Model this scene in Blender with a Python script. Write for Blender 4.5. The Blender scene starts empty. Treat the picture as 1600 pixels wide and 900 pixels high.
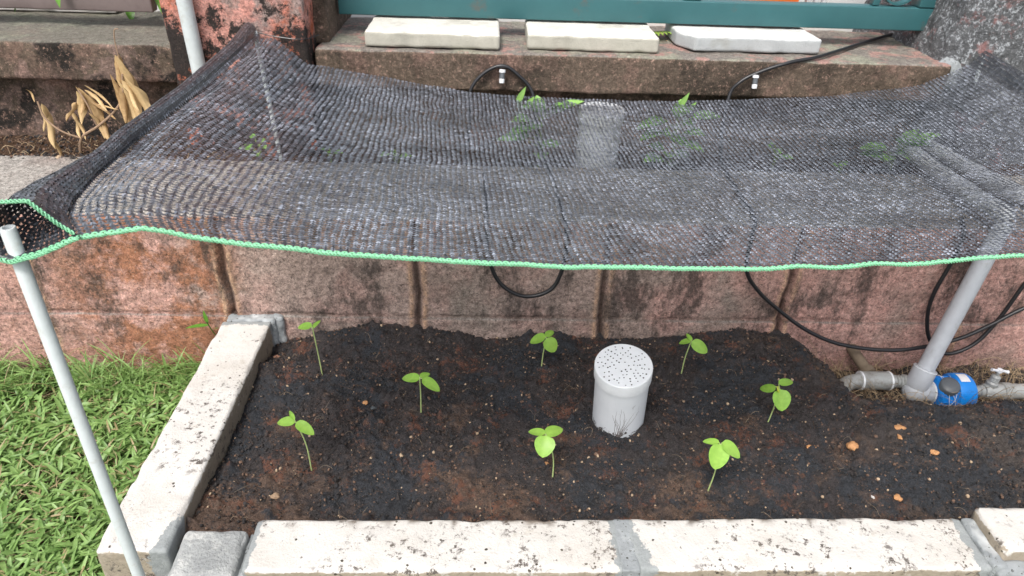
import bpy, math, random
import numpy as np
from mathutils import Matrix, Vector
random.seed(7); rng = np.random.default_rng(7)
scene = bpy.context.scene
COL = scene.collection
PI = math.pi

# ------------------------------------------------------------------ noise
def _h(ix, iy, iz, seed):
    h = (ix.astype(np.uint64)*np.uint64(374761393) + iy.astype(np.uint64)*np.uint64(668265263)
         + iz.astype(np.uint64)*np.uint64(2147483647) + np.uint64(seed*1274126177 & 0xffffffff)) & np.uint64(0xffffffff)
    h = ((h ^ (h >> np.uint64(13)))*np.uint64(1274126177)) & np.uint64(0xffffffff)
    h = ((h ^ (h >> np.uint64(16)))*np.uint64(2246822519)) & np.uint64(0xffffffff)
    return ((h ^ (h >> np.uint64(15))) & np.uint64(0xffffff)).astype(np.float64)/float(0xffffff)
def vn(P, s, seed=0):
    P = np.asarray(P, float)*s + 1000.0
    i = np.floor(P).astype(np.int64); f = P-i; f = f*f*(3-2*f)
    r = 0
    for dx in (0, 1):
        for dy in (0, 1):
            for dz in (0, 1):
                w = (f[:, 0] if dx else 1-f[:, 0])*(f[:, 1] if dy else 1-f[:, 1])*(f[:, 2] if dz else 1-f[:, 2])
                r = r + w*_h(i[:, 0]+dx, i[:, 1]+dy, i[:, 2]+dz, seed)
    return r*2-1
def fbm(P, s, oct=3, seed=0, g=.5):
    r = 0; a = 1; t = 0
    for k in range(oct):
        r = r + a*vn(P, s*2**k, seed+k*17); t += a; a *= g
    return r/t
def P3(x, y, z=None):
    x = np.asarray(x, float).ravel(); y = np.asarray(y, float).ravel()
    z = np.zeros_like(x) if z is None else np.asarray(z, float).ravel()
    return np.stack([x, y, z], 1)
def sm(a, b, x):
    t = np.clip((x-a)/(b-a), 0, 1); return t*t*(3-2*t)

# ------------------------------------------------------------------ mesh building
class MB:
    def __init__(s): s.v = []; s.f = []; s.m = []; s.n = 0; s.a = []
    def add(s, v, f, mi=0, a=0.0):
        v = np.asarray(v, float).reshape(-1, 3)
        s.v.append(v); s.a.append(np.full(len(v), a) if np.isscalar(a) else np.asarray(a, float))
        for q in f:
            s.f.append(tuple(int(i)+s.n for i in q)); s.m.append(mi)
        s.n += len(v); return s
    def grid(s, V, mi=0, a=0.0, cu=False, cv=False):   # V: (nu, nv, 3)
        nu, nv = V.shape[:2]
        f = []
        for i in range(nu if cu else nu-1):
            for j in range(nv if cv else nv-1):
                i2 = (i+1) % nu; j2 = (j+1) % nv
                f.append((i*nv+j, i2*nv+j, i2*nv+j2, i*nv+j2))
        return s.add(V.reshape(-1, 3), f, mi, a)
    def tube(s, pts, r, n=8, mi=0, caps=True, a=0.0, flat=1.0):
        pts = np.asarray(pts, float); m = len(pts)
        r = np.full(m, r) if np.isscalar(r) else np.asarray(r, float)
        T = np.gradient(pts, axis=0); T /= np.linalg.norm(T, axis=1)[:, None]+1e-12
        up = np.array([0, 0, 1.]) if abs(T[0][2]) < .9 else np.array([1., 0, 0])
        nrm = np.cross(T[0], up); nrm /= np.linalg.norm(nrm)
        V = np.zeros((m, n, 3)); ang = np.arange(n)*2*PI/n
        for i in range(m):
            nrm = nrm - T[i]*(nrm@T[i]); nrm /= np.linalg.norm(nrm)+1e-12
            b = np.cross(T[i], nrm)
            V[i] = pts[i]+r[i]*(np.cos(ang)[:, None]*nrm+np.sin(ang)[:, None]*b*flat)
        base = s.n
        s.grid(V, mi, a, cv=True)
        if caps:
            s.f.append(tuple(base+k for k in range(n))[::-1]); s.m.append(mi)
            s.f.append(tuple(base+(m-1)*n+k for k in range(n))); s.m.append(mi)
        return s
    def lathe(s, prof, origin, axis=(0, 0, 1), n=32, mi=0, capb=True, capt=True):
        axis = np.array(axis, float); axis /= np.linalg.norm(axis)
        up = np.array([0, 0, 1.]) if abs(axis[2]) < .9 else np.array([1., 0, 0])
        u = np.cross(axis, up); u /= np.linalg.norm(u); w = np.cross(axis, u)
        ang = np.arange(n)*2*PI/n
        V = np.zeros((len(prof), n, 3))
        for i, (r, h) in enumerate(prof):
            V[i] = np.array(origin)+axis*h+r*(np.cos(ang)[:, None]*u+np.sin(ang)[:, None]*w)
        base = s.n; s.grid(V, mi, cv=True)
        if capb: s.f.append(tuple(base+k for k in range(n))[::-1]); s.m.append(mi)
        if capt: s.f.append(tuple(base+(len(prof)-1)*n+k for k in range(n))); s.m.append(mi)
        return s
    def box(s, lo, hi, mi=0):
        (x0, y0, z0), (x1, y1, z1) = lo, hi
        v = [(x0, y0, z0), (x1, y0, z0), (x1, y1, z0), (x0, y1, z0), (x0, y0, z1), (x1, y0, z1), (x1, y1, z1), (x0, y1, z1)]
        return s.add(v, [(0, 3, 2, 1), (4, 5, 6, 7), (0, 1, 5, 4), (1, 2, 6, 5), (2, 3, 7, 6), (3, 0, 4, 7)], mi)
    def rock(s, lo, hi, step=.01, r=.008, amp=.0015, seed=0, chip=.004, mi=0, rotz=0, sc=30., warp=None):
        # a block with rounded, chipped edges and an uneven surface
        lo = np.array(lo, float); hi = np.array(hi, float); c = (lo+hi)/2; h = (hi-lo)/2
        for ax in range(3):
            for sg in (-1, 1):
                a1, a2 = [(1, 2), (2, 0), (0, 1)][ax]
                def samp(H):
                    n = max(2, int(2*H/step)); t = np.linspace(-H, H, n+1)
                    e = [d for d in (r*.3, r*.65, r*1.0) if d < H*.9]
                    return np.unique(np.concatenate([t, [-H+d for d in e], [H-d for d in e]]))
                A, B = np.meshgrid(samp(h[a1]), samp(h[a2]), indexing='ij')
                p = np.zeros(A.shape+(3,)); p[..., ax] = sg*h[ax]; p[..., a1] = A; p[..., a2] = B
                P = p.reshape(-1, 3); W = P+c
                k = r*(1+.0*P[:, 0]) + np.clip(fbm(W, 28, 3, seed+3), 0, 1)*chip*2
                inner = np.clip(P, -(h-k[:, None]), h-k[:, None])
                d = P-inner; L = np.linalg.norm(d, axis=1)[:, None]+1e-9
                Q = inner+d/L*np.minimum(k[:, None], L)
                N = d/L
                Q = Q+N*(fbm(W, sc, 4, seed)*amp)[:, None]
                if warp is not None: Q = warp(Q+c)-c
                if rotz:
                    cs, sn = math.cos(rotz), math.sin(rotz)
                    Q = np.stack([Q[:, 0]*cs-Q[:, 1]*sn, Q[:, 0]*sn+Q[:, 1]*cs, Q[:, 2]], 1)
                V = (Q+c).reshape(p.shape)
                if sg < 0: V = V[::-1]
                s.grid(V, mi)
        return s

def mesh_np(name, V, F4, mats, attr=None, smooth=True, mi=None):
    me = bpy.data.meshes.new(name)
    V = np.asarray(V, np.float32); F4 = np.asarray(F4, np.int32); k = F4.shape[1]
    me.vertices.add(len(V)); me.vertices.foreach_set('co', V.ravel())
    me.loops.add(F4.size); me.loops.foreach_set('vertex_index', F4.ravel())
    me.polygons.add(len(F4)); me.polygons.foreach_set('loop_start', np.arange(0, F4.size, k, dtype=np.int32))
    me.polygons.foreach_set('use_smooth', np.full(len(F4), smooth))
    for m in mats: me.materials.append(m)
    if mi is not None: me.polygons.foreach_set('material_index', np.asarray(mi, np.int32))
    if attr:
        for k_, a in attr.items():
            at = me.attributes.new(k_, 'FLOAT', 'POINT'); at.data.foreach_set('value', np.asarray(a, np.float32))
    me.update(calc_edges=True); me.validate()
    return me
def place(name, me, parent=None, loc=None):
    o = bpy.data.objects.new(name, me); COL.objects.link(o)
    if parent is not None: o.parent = parent
    if loc is not None: o.location = loc
    return o
ORG = {}
def worldorg(p):
    return ORG.get(p.name, np.zeros(3)) if p is not None else np.zeros(3)
def build(name, mb, mats, parent=None, loc=(0, 0, 0), smooth=True, attrname='rnd'):
    if not isinstance(mats, (list, tuple)): mats = [mats]
    org = worldorg(parent) + (np.array(loc) if parent is None else 0)
    V = np.concatenate(mb.v)-org
    me = bpy.data.meshes.new(name)
    me.from_pydata(V.tolist(), [], mb.f)
    for m in mats: me.materials.append(m)
    me.polygons.foreach_set('material_index', np.array(mb.m, np.int32))
    me.polygons.foreach_set('use_smooth', np.full(len(mb.f), smooth))
    at = me.attributes.new(attrname, 'FLOAT', 'POINT'); at.data.foreach_set('value', np.concatenate(mb.a).astype(np.float32))
    me.update()
    if smooth:
        me.set_sharp_from_angle(angle=math.radians(48))
    o = place(name, me, parent, None if parent is not None else loc)
    ORG[o.name] = org
    return o
def thing(name, label, cat, loc, group=None):
    o = bpy.data.objects.new(name, None); o.empty_display_size = .05; COL.objects.link(o)
    o.location = loc; o['label'] = label; o['category'] = cat
    if group: o['group'] = group
    ORG[o.name] = np.array(loc, float); return o
def tag(o, label=None, cat=None, group=None, kind=None):
    if label: o['label'] = label
    if cat: o['category'] = cat
    if group: o['group'] = group
    if kind: o['kind'] = kind
    return o

def curve(pts, n=60):   # Catmull-Rom through points
    P = np.asarray(pts, float); P = np.vstack([2*P[0]-P[1], P, 2*P[-1]-P[-2]])
    m = len(P)-3; out = []
    for t in np.linspace(0, m-1e-6, n):
        i = int(t); u = t-i; a, b, c, d = P[i:i+4]
        out.append(.5*((2*b)+(-a+c)*u+(2*a-5*b+4*c-d)*u*u+(-a+3*b-3*c+d)*u**3))
    return np.array(out)

# ------------------------------------------------------------------ materials
class M:
    def __init__(s, name, rough=.8, spec=.5, metallic=0.):
        s.m = bpy.data.materials.new(name); s.m.use_nodes = True; s.nt = s.m.node_tree
        s.b = s.nt.nodes['Principled BSDF']
        s.b.inputs['Roughness'].default_value = rough; s.b.inputs['Specular IOR Level'].default_value = spec
        s.b.inputs['Metallic'].default_value = metallic
        s.tc = s.nt.nodes.new('ShaderNodeTexCoord'); s.vec = s.tc.outputs['Object']
    def node(s, t, **k):
        n = s.nt.nodes.new(t)
        for a, v in k.items(): setattr(n, a, v)
        return n
    def L(s, a, b): s.nt.links.new(a, b)
    def set(s, inp, v):
        if isinstance(v, bpy.types.NodeSocket): s.L(v, inp)
        elif isinstance(v, (tuple, list)) and len(v) == 3 and inp.type == 'RGBA': inp.default_value = (*v, 1)
        else: inp.default_value = v
    def scaled(s, sc, off=(0, 0, 0)):
        n = s.node('ShaderNodeMapping'); s.L(s.vec, n.inputs[0]); n.inputs['Scale'].default_value = sc; n.inputs['Location'].default_value = off
        return n.outputs[0]
    def noise(s, scale, det=4, rough=.6, vec=None, dist=0., off=None):
        n = s.node('ShaderNodeTexNoise')
        v = vec or s.vec
        if off is not None: v = s.scaled((1, 1, 1), off)
        s.L(v, n.inputs['Vector'])
        n.inputs['Scale'].default_value = scale; n.inputs['Detail'].default_value = det
        n.inputs['Roughness'].default_value = rough; n.inputs['Distortion'].default_value = dist
        return n.outputs['Fac']
    def voro(s, scale, feat='F1', vec=None, out='Distance'):
        n = s.node('ShaderNodeTexVoronoi', feature=feat); s.L(vec or s.vec, n.inputs['Vector']); n.inputs['Scale'].default_value = scale
        return n.outputs[out]
    def rng(s, f, a, b, lo=0., hi=1.):
        n = s.node('ShaderNodeMapRange'); n.clamp = True; s.set(n.inputs[0], f)
        n.inputs[1].default_value = a; n.inputs[2].default_value = b; n.inputs[3].default_value = lo; n.inputs[4].default_value = hi
        return n.outputs[0]
    def math(s, op, a, b=0.):
        n = s.node('ShaderNodeMath', operation=op); s.set(n.inputs[0], a); s.set(n.inputs[1], b); return n.outputs[0]
    def mix(s, f, a, b, mode='MIX'):
        n = s.node('ShaderNodeMix', data_type='RGBA', blend_type=mode); s.set(n.inputs[0], f); s.set(n.inputs[6], a); s.set(n.inputs[7], b)
        return n.outputs[2]
    def pos(s):
        n = s.node('ShaderNodeSeparateXYZ'); s.L(s.vec, n.inputs[0]); return n.outputs
    def nrm(s):
        g = s.node('ShaderNodeNewGeometry'); n = s.node('ShaderNodeSeparateXYZ'); s.L(g.outputs['Normal'], n.inputs[0]); return n.outputs
    def attr(s, name='rnd'):
        n = s.node('ShaderNodeAttribute', attribute_name=name); return n.outputs['Fac']
    def grain(s):   # fine pitted dark and light grain of the old surface
        a = s.rng(s.noise(85, 7, .92, off=(11, 3, 7)), .34, .66, .42, 1.55)
        a = s.math('MULTIPLY', a, s.rng(s.noise(260, 4, .9, off=(1, 13, 7)), .34, .66, .68, 1.34))
        b = s.node('ShaderNodeCombineColor'); [s.L(a, b.inputs[k]) for k in range(3)]
        return b.outputs[0]
    def color(s, c): s.set(s.b.inputs['Base Color'], c); return s
    def bump(s, h, dist=.002, strength=1.):
        n = s.node('ShaderNodeBump'); s.L(h, n.inputs['Height']); n.inputs['Distance'].default_value = dist; n.inputs['Strength'].default_value = strength
        s.L(n.outputs[0], s.b.inputs['Normal']); return s

def m_paint_concrete():
    m = M('painted_concrete', .75, .3)
    x, y, z = m.pos()
    base = m.mix(m.noise(9, 3), (.53, .505, .47), (.63, .61, .58))
    conc = m.mix(m.noise(120, 4, .7), (.22, .18, .13), (.46, .40, .32))
    nz = m.nrm()[2]
    edge = m.math('ADD', nz, m.rng(m.noise(45, 4, .7), .3, .7, -.38, .38))
    c = m.mix(m.rng(edge, .25, .42), conc, base)
    # worn patches, soil specks and smears
    c = m.mix(m.rng(m.noise(26, 5, .7, off=(3, 1, 2)), .62, .68, 0, .55), c, (.45, .41, .35))
    patch = m.rng(m.noise(6, 5, .7, off=(7, 2, 1)), .50, .66)
    sp = m.math('MULTIPLY', m.rng(m.noise(190, 4, .75), .580, .625), patch)
    c = m.mix(sp, c, (.045, .035, .03))
    sp2 = m.rng(m.math('ADD', m.voro(75), m.rng(m.noise(150, 3), .3, .7, -.08, .08)), .17, .13)
    sp2 = m.math('MULTIPLY', sp2, m.rng(m.noise(26, 2, off=(1, 5, 0)), .50, .54))
    c = m.mix(sp2, c, (.05, .04, .03))
    sm_ = m.math('MULTIPLY', m.rng(m.noise(60, 5, .78, off=(2, 9, 4)), .55, .62), m.rng(m.noise(8, 2, off=(4, 4, 4)), .47, .57))
    c = m.mix(sm_, c, (.10, .085, .075))
    c = m.mix(m.rng(m.attr('rnd'), 0, 1), c, m.mix(m.noise(180, 4, .8), (.03, .023, .018), (.22, .165, .12)))
    c = m.mix(m.rng(m.noise(5, 6, .75, off=(6, 6, 1)), .5, .72, 0, .45), c, (.36, .315, .26))
    cem = m.rng(m.math('ADD', m.attr('cem'), m.rng(m.noise(55, 5, .7, off=(5, 1, 1)), .3, .7, -.35, .35)), .45, .52)
    c = m.mix(cem, c, m.mix(m.noise(90, 5, .8), (.15, .165, .165), (.40, .42, .42)))
    m.color(c); m.bump(m.math('ADD', m.noise(300, 4, .7), m.math('MULTIPLY', m.noise(60, 3), 1.5)), .0012)
    return m.m
def m_mortar():
    m = M('cement_mortar', .85, .3)
    c = m.mix(m.noise(35, 5, .7), (.17, .185, .19), (.36, .38, .39))
    c = m.mix(m.rng(m.noise(14, 3, off=(5, 5, 5)), .5, .62), c, (.55, .57, .575))
    c = m.mix(m.rng(m.noise(180, 3), .62, .68), c, (.06, .06, .055))
    m.color(c); m.bump(m.noise(160, 5, .7), .002); return m.m
def m_paver(warm):
    m = M('cast_concrete', .85, .3)
    a, b = ((.36, .345, .29), (.52, .50, .43)) if warm else ((.33, .345, .35), (.47, .49, .49))
    c = m.mix(m.noise(60, 5, .7), a, b)
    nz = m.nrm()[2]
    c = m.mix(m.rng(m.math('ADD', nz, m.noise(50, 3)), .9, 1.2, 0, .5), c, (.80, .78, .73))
    c = m.mix(m.rng(m.noise(14, 4, .6, off=(1, 2, 3)), .55, .7, 0, .5), c, (.28, .27, .23))
    c = m.mix(m.rng(m.voro(230), .16, .1, 0, .6), c, (.12, .12, .10))
    m.color(c); m.bump(m.noise(220, 4, .75), .0012); return m.m
def m_wall():
    m = M('weathered_block', .85, .25)
    x, y, z = m.pos()
    pink = m.mix(m.noise(90, 4, .7), (.38, .185, .15), (.68, .44, .38))
    grey = m.mix(m.noise(110, 4, .75), (.21, .145, .12), (.53, .41, .355))
    cream = m.mix(m.noise(80, 4, .7), (.52, .33, .22), (.72, .54, .42))
    rust = m.mix(m.noise(50, 4, .7), (.17, .06, .035), (.52, .24, .13))
    # greyer between the posts, pinker to the right, salmon to the left
    gx = m.math('MULTIPLY', m.rng(x, -1.02, -.80), m.rng(x, .5, -.05, .35, 1.))
    f = m.math('ADD', gx, m.rng(m.noise(7, 4, .6), .3, .7, -.5, .5))
    c = m.mix(m.rng(f, .38, 1.0), pink, grey)
    c = m.mix(m.rng(m.noise(5, 3, .6, off=(2, 0, 7)), .55, .68, 0, .6), c, (.16, .15, .125))
    # the lower course: pale and warm at the left end, sandy line on the bedding joint
    low = m.math('MULTIPLY', m.rng(z, .004, -.006), m.rng(x, -.86, -1.0))
    c = m.mix(m.math('MULTIPLY', low, m.rng(m.noise(9, 5, .7, off=(0, 3, 3)), .30, .46)), c, cream)
    rx = m.math('MULTIPLY', m.rng(x, -1.3, -1.02), m.rng(x, -.74, -.82))
    c = m.mix(m.math('MULTIPLY', rx, m.rng(m.noise(10, 6, .75, off=(6, 1, 0)), .43, .54, 0, .9)), c, rust)
    band = m.math('MULTIPLY', m.rng(z, -.028, -.008), m.rng(z, .002, -.002))
    c = m.mix(m.math('MULTIPLY', band, m.rng(m.noise(30, 4, .7), .38, .55, 0, .85)), c, (.50, .37, .26))
    lip = m.attr('lip')
    c = m.mix(m.math('MULTIPLY', lip, m.rng(m.noise(40, 4, .75), .35, .55, .15, .95)), c, (.58, .37, .24))
    # the coping surface on top of the wall: dusty
    top = m.rng(m.nrm()[2], .45, .75)
    tc = m.mix(m.noise(70, 5, .75), (.22, .20, .18), (.48, .45, .41))
    tc = m.mix(m.rng(m.noise(6, 4, .6, off=(9, 9, 1)), .45, .65), tc, (.27, .225, .20))
    c = m.mix(top, c, tc)
    # black algae streaks
    v = m.scaled((1, 1, .45))
    al = m.math('ADD', m.noise(8, 6, .78, vec=v), m.rng(z, .03, .20, -.085, .06))
    c = m.mix(m.math('MULTIPLY', m.rng(al, .565, .66, 0, .82), m.math('SUBTRACT', 1., m.math('MULTIPLY', top, .7))), c, m.mix(m.noise(180, 4, .8), (.012, .011, .010), (.11, .09, .08)))
    c = m.mix(m.rng(m.noise(170, 5, .85), .53, .62, 0, .75), c, (.045, .036, .03))
    c = m.mix(m.rng(m.noise(300, 3, .7, off=(4, 4, 4)), .63, .70, 0, .5), c, (.62, .52, .46))
    sx = m.math('MULTIPLY', m.rng(m.math('ABSOLUTE', m.math('ADD', x, .735)), .125, .03), m.rng(m.math('ABSOLUTE', m.math('ADD', z, .005)), .085, .01))
    c = m.mix(m.rng(m.math('ADD', sx, m.rng(m.noise(26, 6, .75, off=(4, 2, 2)), .3, .7, -.4, .4)), .50, .60, 0, .9), c, m.mix(m.noise(120, 5, .8), (.16, .17, .175), (.52, .54, .56)))
    gr = m.attr('groove'); c = m.mix(m.math('MULTIPLY', gr, .9), c, (.04, .024, .018))
    c = m.mix(1., c, m.grain(), 'MULTIPLY')
    m.color(c)
    m.bump(m.math('ADD', m.noise(260, 5, .75), m.math('MULTIPLY', m.noise(60, 4, .7), 1.6)), .0028); return m.m
def m_coping():
    m = M('mossy_coping', .85, .25)
    x, y, z = m.pos()
    c = m.mix(m.noise(150, 5, .8), (.022, .016, .012), (.24, .18, .135))
    c = m.mix(m.rng(m.noise(8, 4, .6), .5, .72, 0, .8), c, m.mix(m.noise(140, 4, .7), (.26, .13, .10), (.42, .27, .23)))
    left = m.rng(x, -.7, -1.0)
    c = m.mix(m.math('MULTIPLY', m.math('MULTIPLY', left, m.rng(z, .36, .375, .3, 1.)), m.rng(m.noise(12, 4, .55, dist=.6, off=(2, 8, 1)), .52, .56)), c,
              m.mix(m.noise(160, 3, .7), (.22, .14, .12), (.55, .37, .34)))
    c = m.mix(m.math('MULTIPLY', left, m.rng(m.noise(9, 5, .6, off=(8, 8, 1)), .50, .56)), c, (.02, .018, .017))
    c = m.mix(m.rng(m.noise(6, 6, .75, off=(5, 3, 9)), .48, .60, 0, .65), c, (.035, .028, .022))
    sp = m.rng(m.noise(75, 7, .88, off=(3, 3, 3)), .55, .62, 0, .75)
    c = m.mix(sp, c, (.50, .32, .25))
    top = m.rng(m.nrm()[2], .5, .8)
    tc = m.mix(m.noise(80, 5, .75), (.05, .043, .037), (.38, .34, .30))
    tc = m.mix(m.rng(m.noise(10, 4, .6, off=(1, 9, 3)), .5, .64, 0, .8), tc, (.30, .30, .23))
    tc = m.mix(m.math('MULTIPLY', m.rng(m.noise(17, 4, .7, off=(7, 9, 3)), .52, .6), m.rng(x, -.9, -.7, .25, 1.)), tc, (.36, .22, .19))
    tc = m.mix(m.rng(x, -.8, -1., 0, .6), tc, m.mix(m.noise(60, 5, .85), (.05, .05, .04), (.22, .215, .17)))
    tc = m.mix(m.rng(y, .55, .66), tc, (.03, .026, .022))
    c = m.mix(top, c, tc)
    c = m.mix(1., c, m.grain(), 'MULTIPLY')
    m.color(c); m.bump(m.math('ADD', m.noise(240, 5, .8), m.noise(70, 3)), .004); return m.m
def m_pillar_red():
    m = M('peeling_red_paint', .8, .3)
    c = m.mix(m.noise(60, 5, .75), (.44, .15, .11), (.74, .43, .37))
    c = m.mix(m.rng(m.noise(6, 4, .6), .5, .62), c, (.50, .13, .06))
    c = m.mix(m.rng(m.noise(10, 5, .65, off=(1, 7, 3)), .52, .60), c, m.mix(m.noise(90, 3), (.22, .15, .13), (.42, .32, .29)))
    x, y, z = m.pos()
    dk = m.math('ADD', m.noise(16, 6, .8, off=(2, 2, 8)), m.rng(x, -.80, -.66, -.12, .07))
    dk = m.math('ADD', dk, m.rng(z, .45, .35, 0, .12))  # darker low down: black algae plus shadow put into the colour
    c = m.mix(m.rng(dk, .59, .66), c, (.028, .022, .02))
    lf = m.math('ADD', m.noise(30, 5, .7, off=(5, 0, 8)), m.rng(x, -.90, -.985, -.12, .08))
    c = m.mix(m.rng(lf, .52, .6), c, m.mix(m.noise(120, 4, .8), (.06, .045, .04), (.34, .27, .25)))
    w = m.math('MULTIPLY', m.rng(m.noise(26, 5, .7, off=(5, 5, 5)), .44, .52), m.math('MULTIPLY', m.rng(z, .535, .50), m.rng(x, -.80, -.84)))
    c = m.mix(w, c, (.62, .60, .58))
    c = m.mix(m.rng(m.noise(160, 5, .85), .54, .62, 0, .7), c, (.06, .04, .035))
    c = m.mix(1., c, m.grain(), 'MULTIPLY')
    m.color(c); m.bump(m.noise(180, 5, .75), .004); return m.m
def m_roughcast():
    m = M('roughcast', .85, .3)
    c = m.mix(m.noise(130, 4, .8), (.015, .015, .016), (.20, .205, .212))
    c = m.mix(m.rng(m.noise(85, 6, .85, off=(2, 2, 2)), .52, .59), c, (.42, .44, .46))
    c = m.mix(m.rng(m.noise(16, 4, .7, off=(6, 2, 2)), .56, .66, 0, .7), c, (.30, .14, .13))
    m.color(c); m.bump(m.math('ADD', m.noise(130, 4, .8), m.noise(55, 3)), .008); return m.m
def m_soil():
    m = M('potting_soil', .9, .3)
    x, y, z = m.pos()
    c = m.mix(m.rng(m.noise(230, 6, .9), .3, .72), (.008, .0075, .009), (.125, .108, .106))
    br = m.mix(m.rng(m.noise(260, 5, .88, off=(2, 2, 2)), .3, .72), (.030, .020, .015), (.30, .20, .15))
    f = m.math('ADD', m.noise(9, 6, .72), m.math('ADD', m.rng(y, -.52, -.30, .055, -.065), m.rng(x, -.62, -.3, .03, 0)))
    f = m.math('ADD', f, m.rng(x, .2, .7, 0, .02))
    c = m.mix(m.rng(f, .50, .60, 0, .9), c, br)
    c = m.mix(m.rng(m.math('ADD', x, m.rng(m.noise(10, 4), .3, .7, -.12, .12)), .42, .60, 0, .65), c, m.mix(m.rng(m.noise(250, 5, .88), .3, .7), (.025, .021, .019), (.20, .168, .148)))
    rd = m.rng(m.noise(14, 6, .8, off=(4, 1, 6)), .55, .61, 0, .65)
    c = m.mix(rd, c, m.mix(m.noise(300, 4, .85), (.07, .024, .014), (.42, .18, .11)))
    bl = m.rng(m.noise(8, 6, .75, off=(8, 1, 6)), .50, .56, 0, .95)
    c = m.mix(bl, c, m.mix(m.rng(m.noise(280, 5, .88), .3, .7), (.008, .009, .0115), (.088, .096, .110)))
    c = m.mix(m.rng(m.noise(300, 3, .7, off=(1, 1, 9)), .66, .72, 0, .7), c, (.34, .28, .23))
    m.color(c); m.bump(m.math('ADD', m.noise(420, 5, .85), m.math('MULTIPLY', m.noise(120, 5, .8), 2.)), .0045)
    return m.m
def m_ground(a, b, sc=40, bumpd=.004):
    m = M('earth', .9, .2); m.color(m.mix(m.noise(sc, 5, .75), a, b)); m.bump(m.noise(sc*3, 5, .8), bumpd); return m.m
def m_simple(name, col, rough=.5, spec=.5, metallic=0., var=.12, dirt=None, sc=60, bumpd=.0003):
    m = M(name, rough, spec, metallic)
    a = tuple(c*(1-var) for c in col); b = tuple(min(1, c*(1+var)) for c in col)
    c = m.mix(m.noise(sc, 4), a, b)
    if dirt: c = m.mix(m.rng(m.noise(sc*.5, 5, .75, off=(3, 3, 3)), dirt[1], dirt[1]+.1, 0, dirt[2]), c, dirt[0])
    m.color(c)
    if bumpd: m.bump(m.noise(sc*4, 3), bumpd)
    return m.m
def m_leaf(name, a, b, trans=.3, rough=.4, dry=None):
    m = M(name, rough, .4)
    c = m.mix(m.attr('rnd'), a, b)
    c = m.mix(m.rng(m.noise(120, 3), .4, .7, 0, .35), c, tuple(k*1.35 for k in b))
    if dry: c = m.mix(m.rng(m.attr('rnd'), .90, .91), c, dry)
    m.color(c)
    t = m.node('ShaderNodeBsdfTranslucent'); m.set(t.inputs[0], c)
    mx = m.node('ShaderNodeMixShader'); mx.inputs[0].default_value = trans
    out = m.nt.nodes['Material Output']
    m.L(m.b.outputs[0], mx.inputs[1]); m.L(t.outputs[0], mx.inputs[2]); m.L(mx.outputs[0], out.inputs[0])
    return m.m

KERB = m_paint_concrete(); MORTAR = m_mortar(); WALL = m_wall(); COPE = m_coping(); RED = m_pillar_red(); ROUGH = m_roughcast()
SOIL = m_soil()
PVCW = m_simple('white_pvc', (.76, .78, .80), .35, .5, dirt=((.55, .54, .50), .6, .3))
POLE = m_simple('grey_white_pole', (.56, .60, .61), .38, .5, dirt=((.45, .45, .42), .56, .5))
PVCL = m_simple('pale_grey_pvc', (.56, .58, .60), .35, .5)
PVCG = m_simple('grey_pvc', (.47, .49, .52), .38, .5, dirt=((.30, .30, .29), .58, .4))
GALV = m_simple('weathered_pipe', (.36, .37, .36), .5, .5, .15, dirt=((.20, .18, .15), .5, .6), sc=50, bumpd=.001)
BLUE = m_simple('blue_plastic', (.010, .24, .74), .33, .5, dirt=((.004, .07, .30), .55, .5))
BLACKR = m_simple('black_hose_rubber', (.016, .016, .018), .35, .5)
WHITEP = m_simple('white_plastic', (.75, .76, .78), .4)
CAPD = m_simple('dark_cap', (.10, .11, .12), .4)
TEAL = m_simple('teal_gate_paint', (.032, .115, .125), .42, .5, dirt=((.10, .085, .07), .60, .6), sc=25)
TEALD = TEAL

# ------------------------------------------------------------------ camera and light
cam = bpy.data.cameras.new('camera'); co = bpy.data.objects.new('camera', cam); COL.objects.link(co); scene.camera = co
cam.sensor_width = 36; cam.lens = 24.94; cam.clip_end = 200; cam.clip_start = .02
R = Vector((.99906667, -.02764492, .03318958)); U = Vector((-.01348721, .53030369, .84770047)); F = Vector((.04103517, .84735692, -.52943589))
co.matrix_world = Matrix(((R.x, U.x, -F.x, -.26134), (R.y, U.y, -F.y, -1.28492), (R.z, U.z, -F.z, .87925), (0, 0, 0, 1)))
cam.dof.use_dof = True; cam.dof.focus_distance = 1.08; cam.dof.aperture_fstop = 11.

w = bpy.data.worlds.new('World'); scene.world = w; w.use_nodes = True; nt = w.node_tree
sky = nt.nodes.new('ShaderNodeTexSky'); sky.sky_type = 'NISHITA'; sky.sun_disc = False
SUN_EL, SUN_AZ = math.radians(58), math.radians(205)     # azimuth clockwise from +Y: behind and left of the camera
sky.sun_elevation = SUN_EL; sky.sun_rotation = SUN_AZ; sky.dust_density = 4; sky.air_density = 1.0
hs = nt.nodes.new('ShaderNodeHueSaturation'); hs.inputs['Saturation'].default_value = .42      # cloud veil: a paler sky
nt.links.new(sky.outputs[0], hs.inputs['Color'])
bg = nt.nodes['Background']; nt.links.new(hs.outputs[0], bg.inputs[0]); bg.inputs[1].default_value = .14
sl = bpy.data.lights.new('sun', 'SUN'); so = bpy.data.objects.new('sun', sl); COL.objects.link(so)
sl.energy = 1.5; sl.angle = math.radians(14); sl.color = (1, .965, .91)
d = Vector((math.sin(SUN_AZ)*math.cos(SUN_EL), math.cos(SUN_AZ)*math.cos(SUN_EL), math.sin(SUN_EL)))
so.rotation_euler = d.to_track_quat('Z', 'Y').to_euler(); so.location = d*5
vs = scene.view_settings; vs.view_transform = 'Standard'; vs.look = 'None'; vs.gamma = 1; vs.use_curve_mapping = False; vs.exposure = .86

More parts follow.
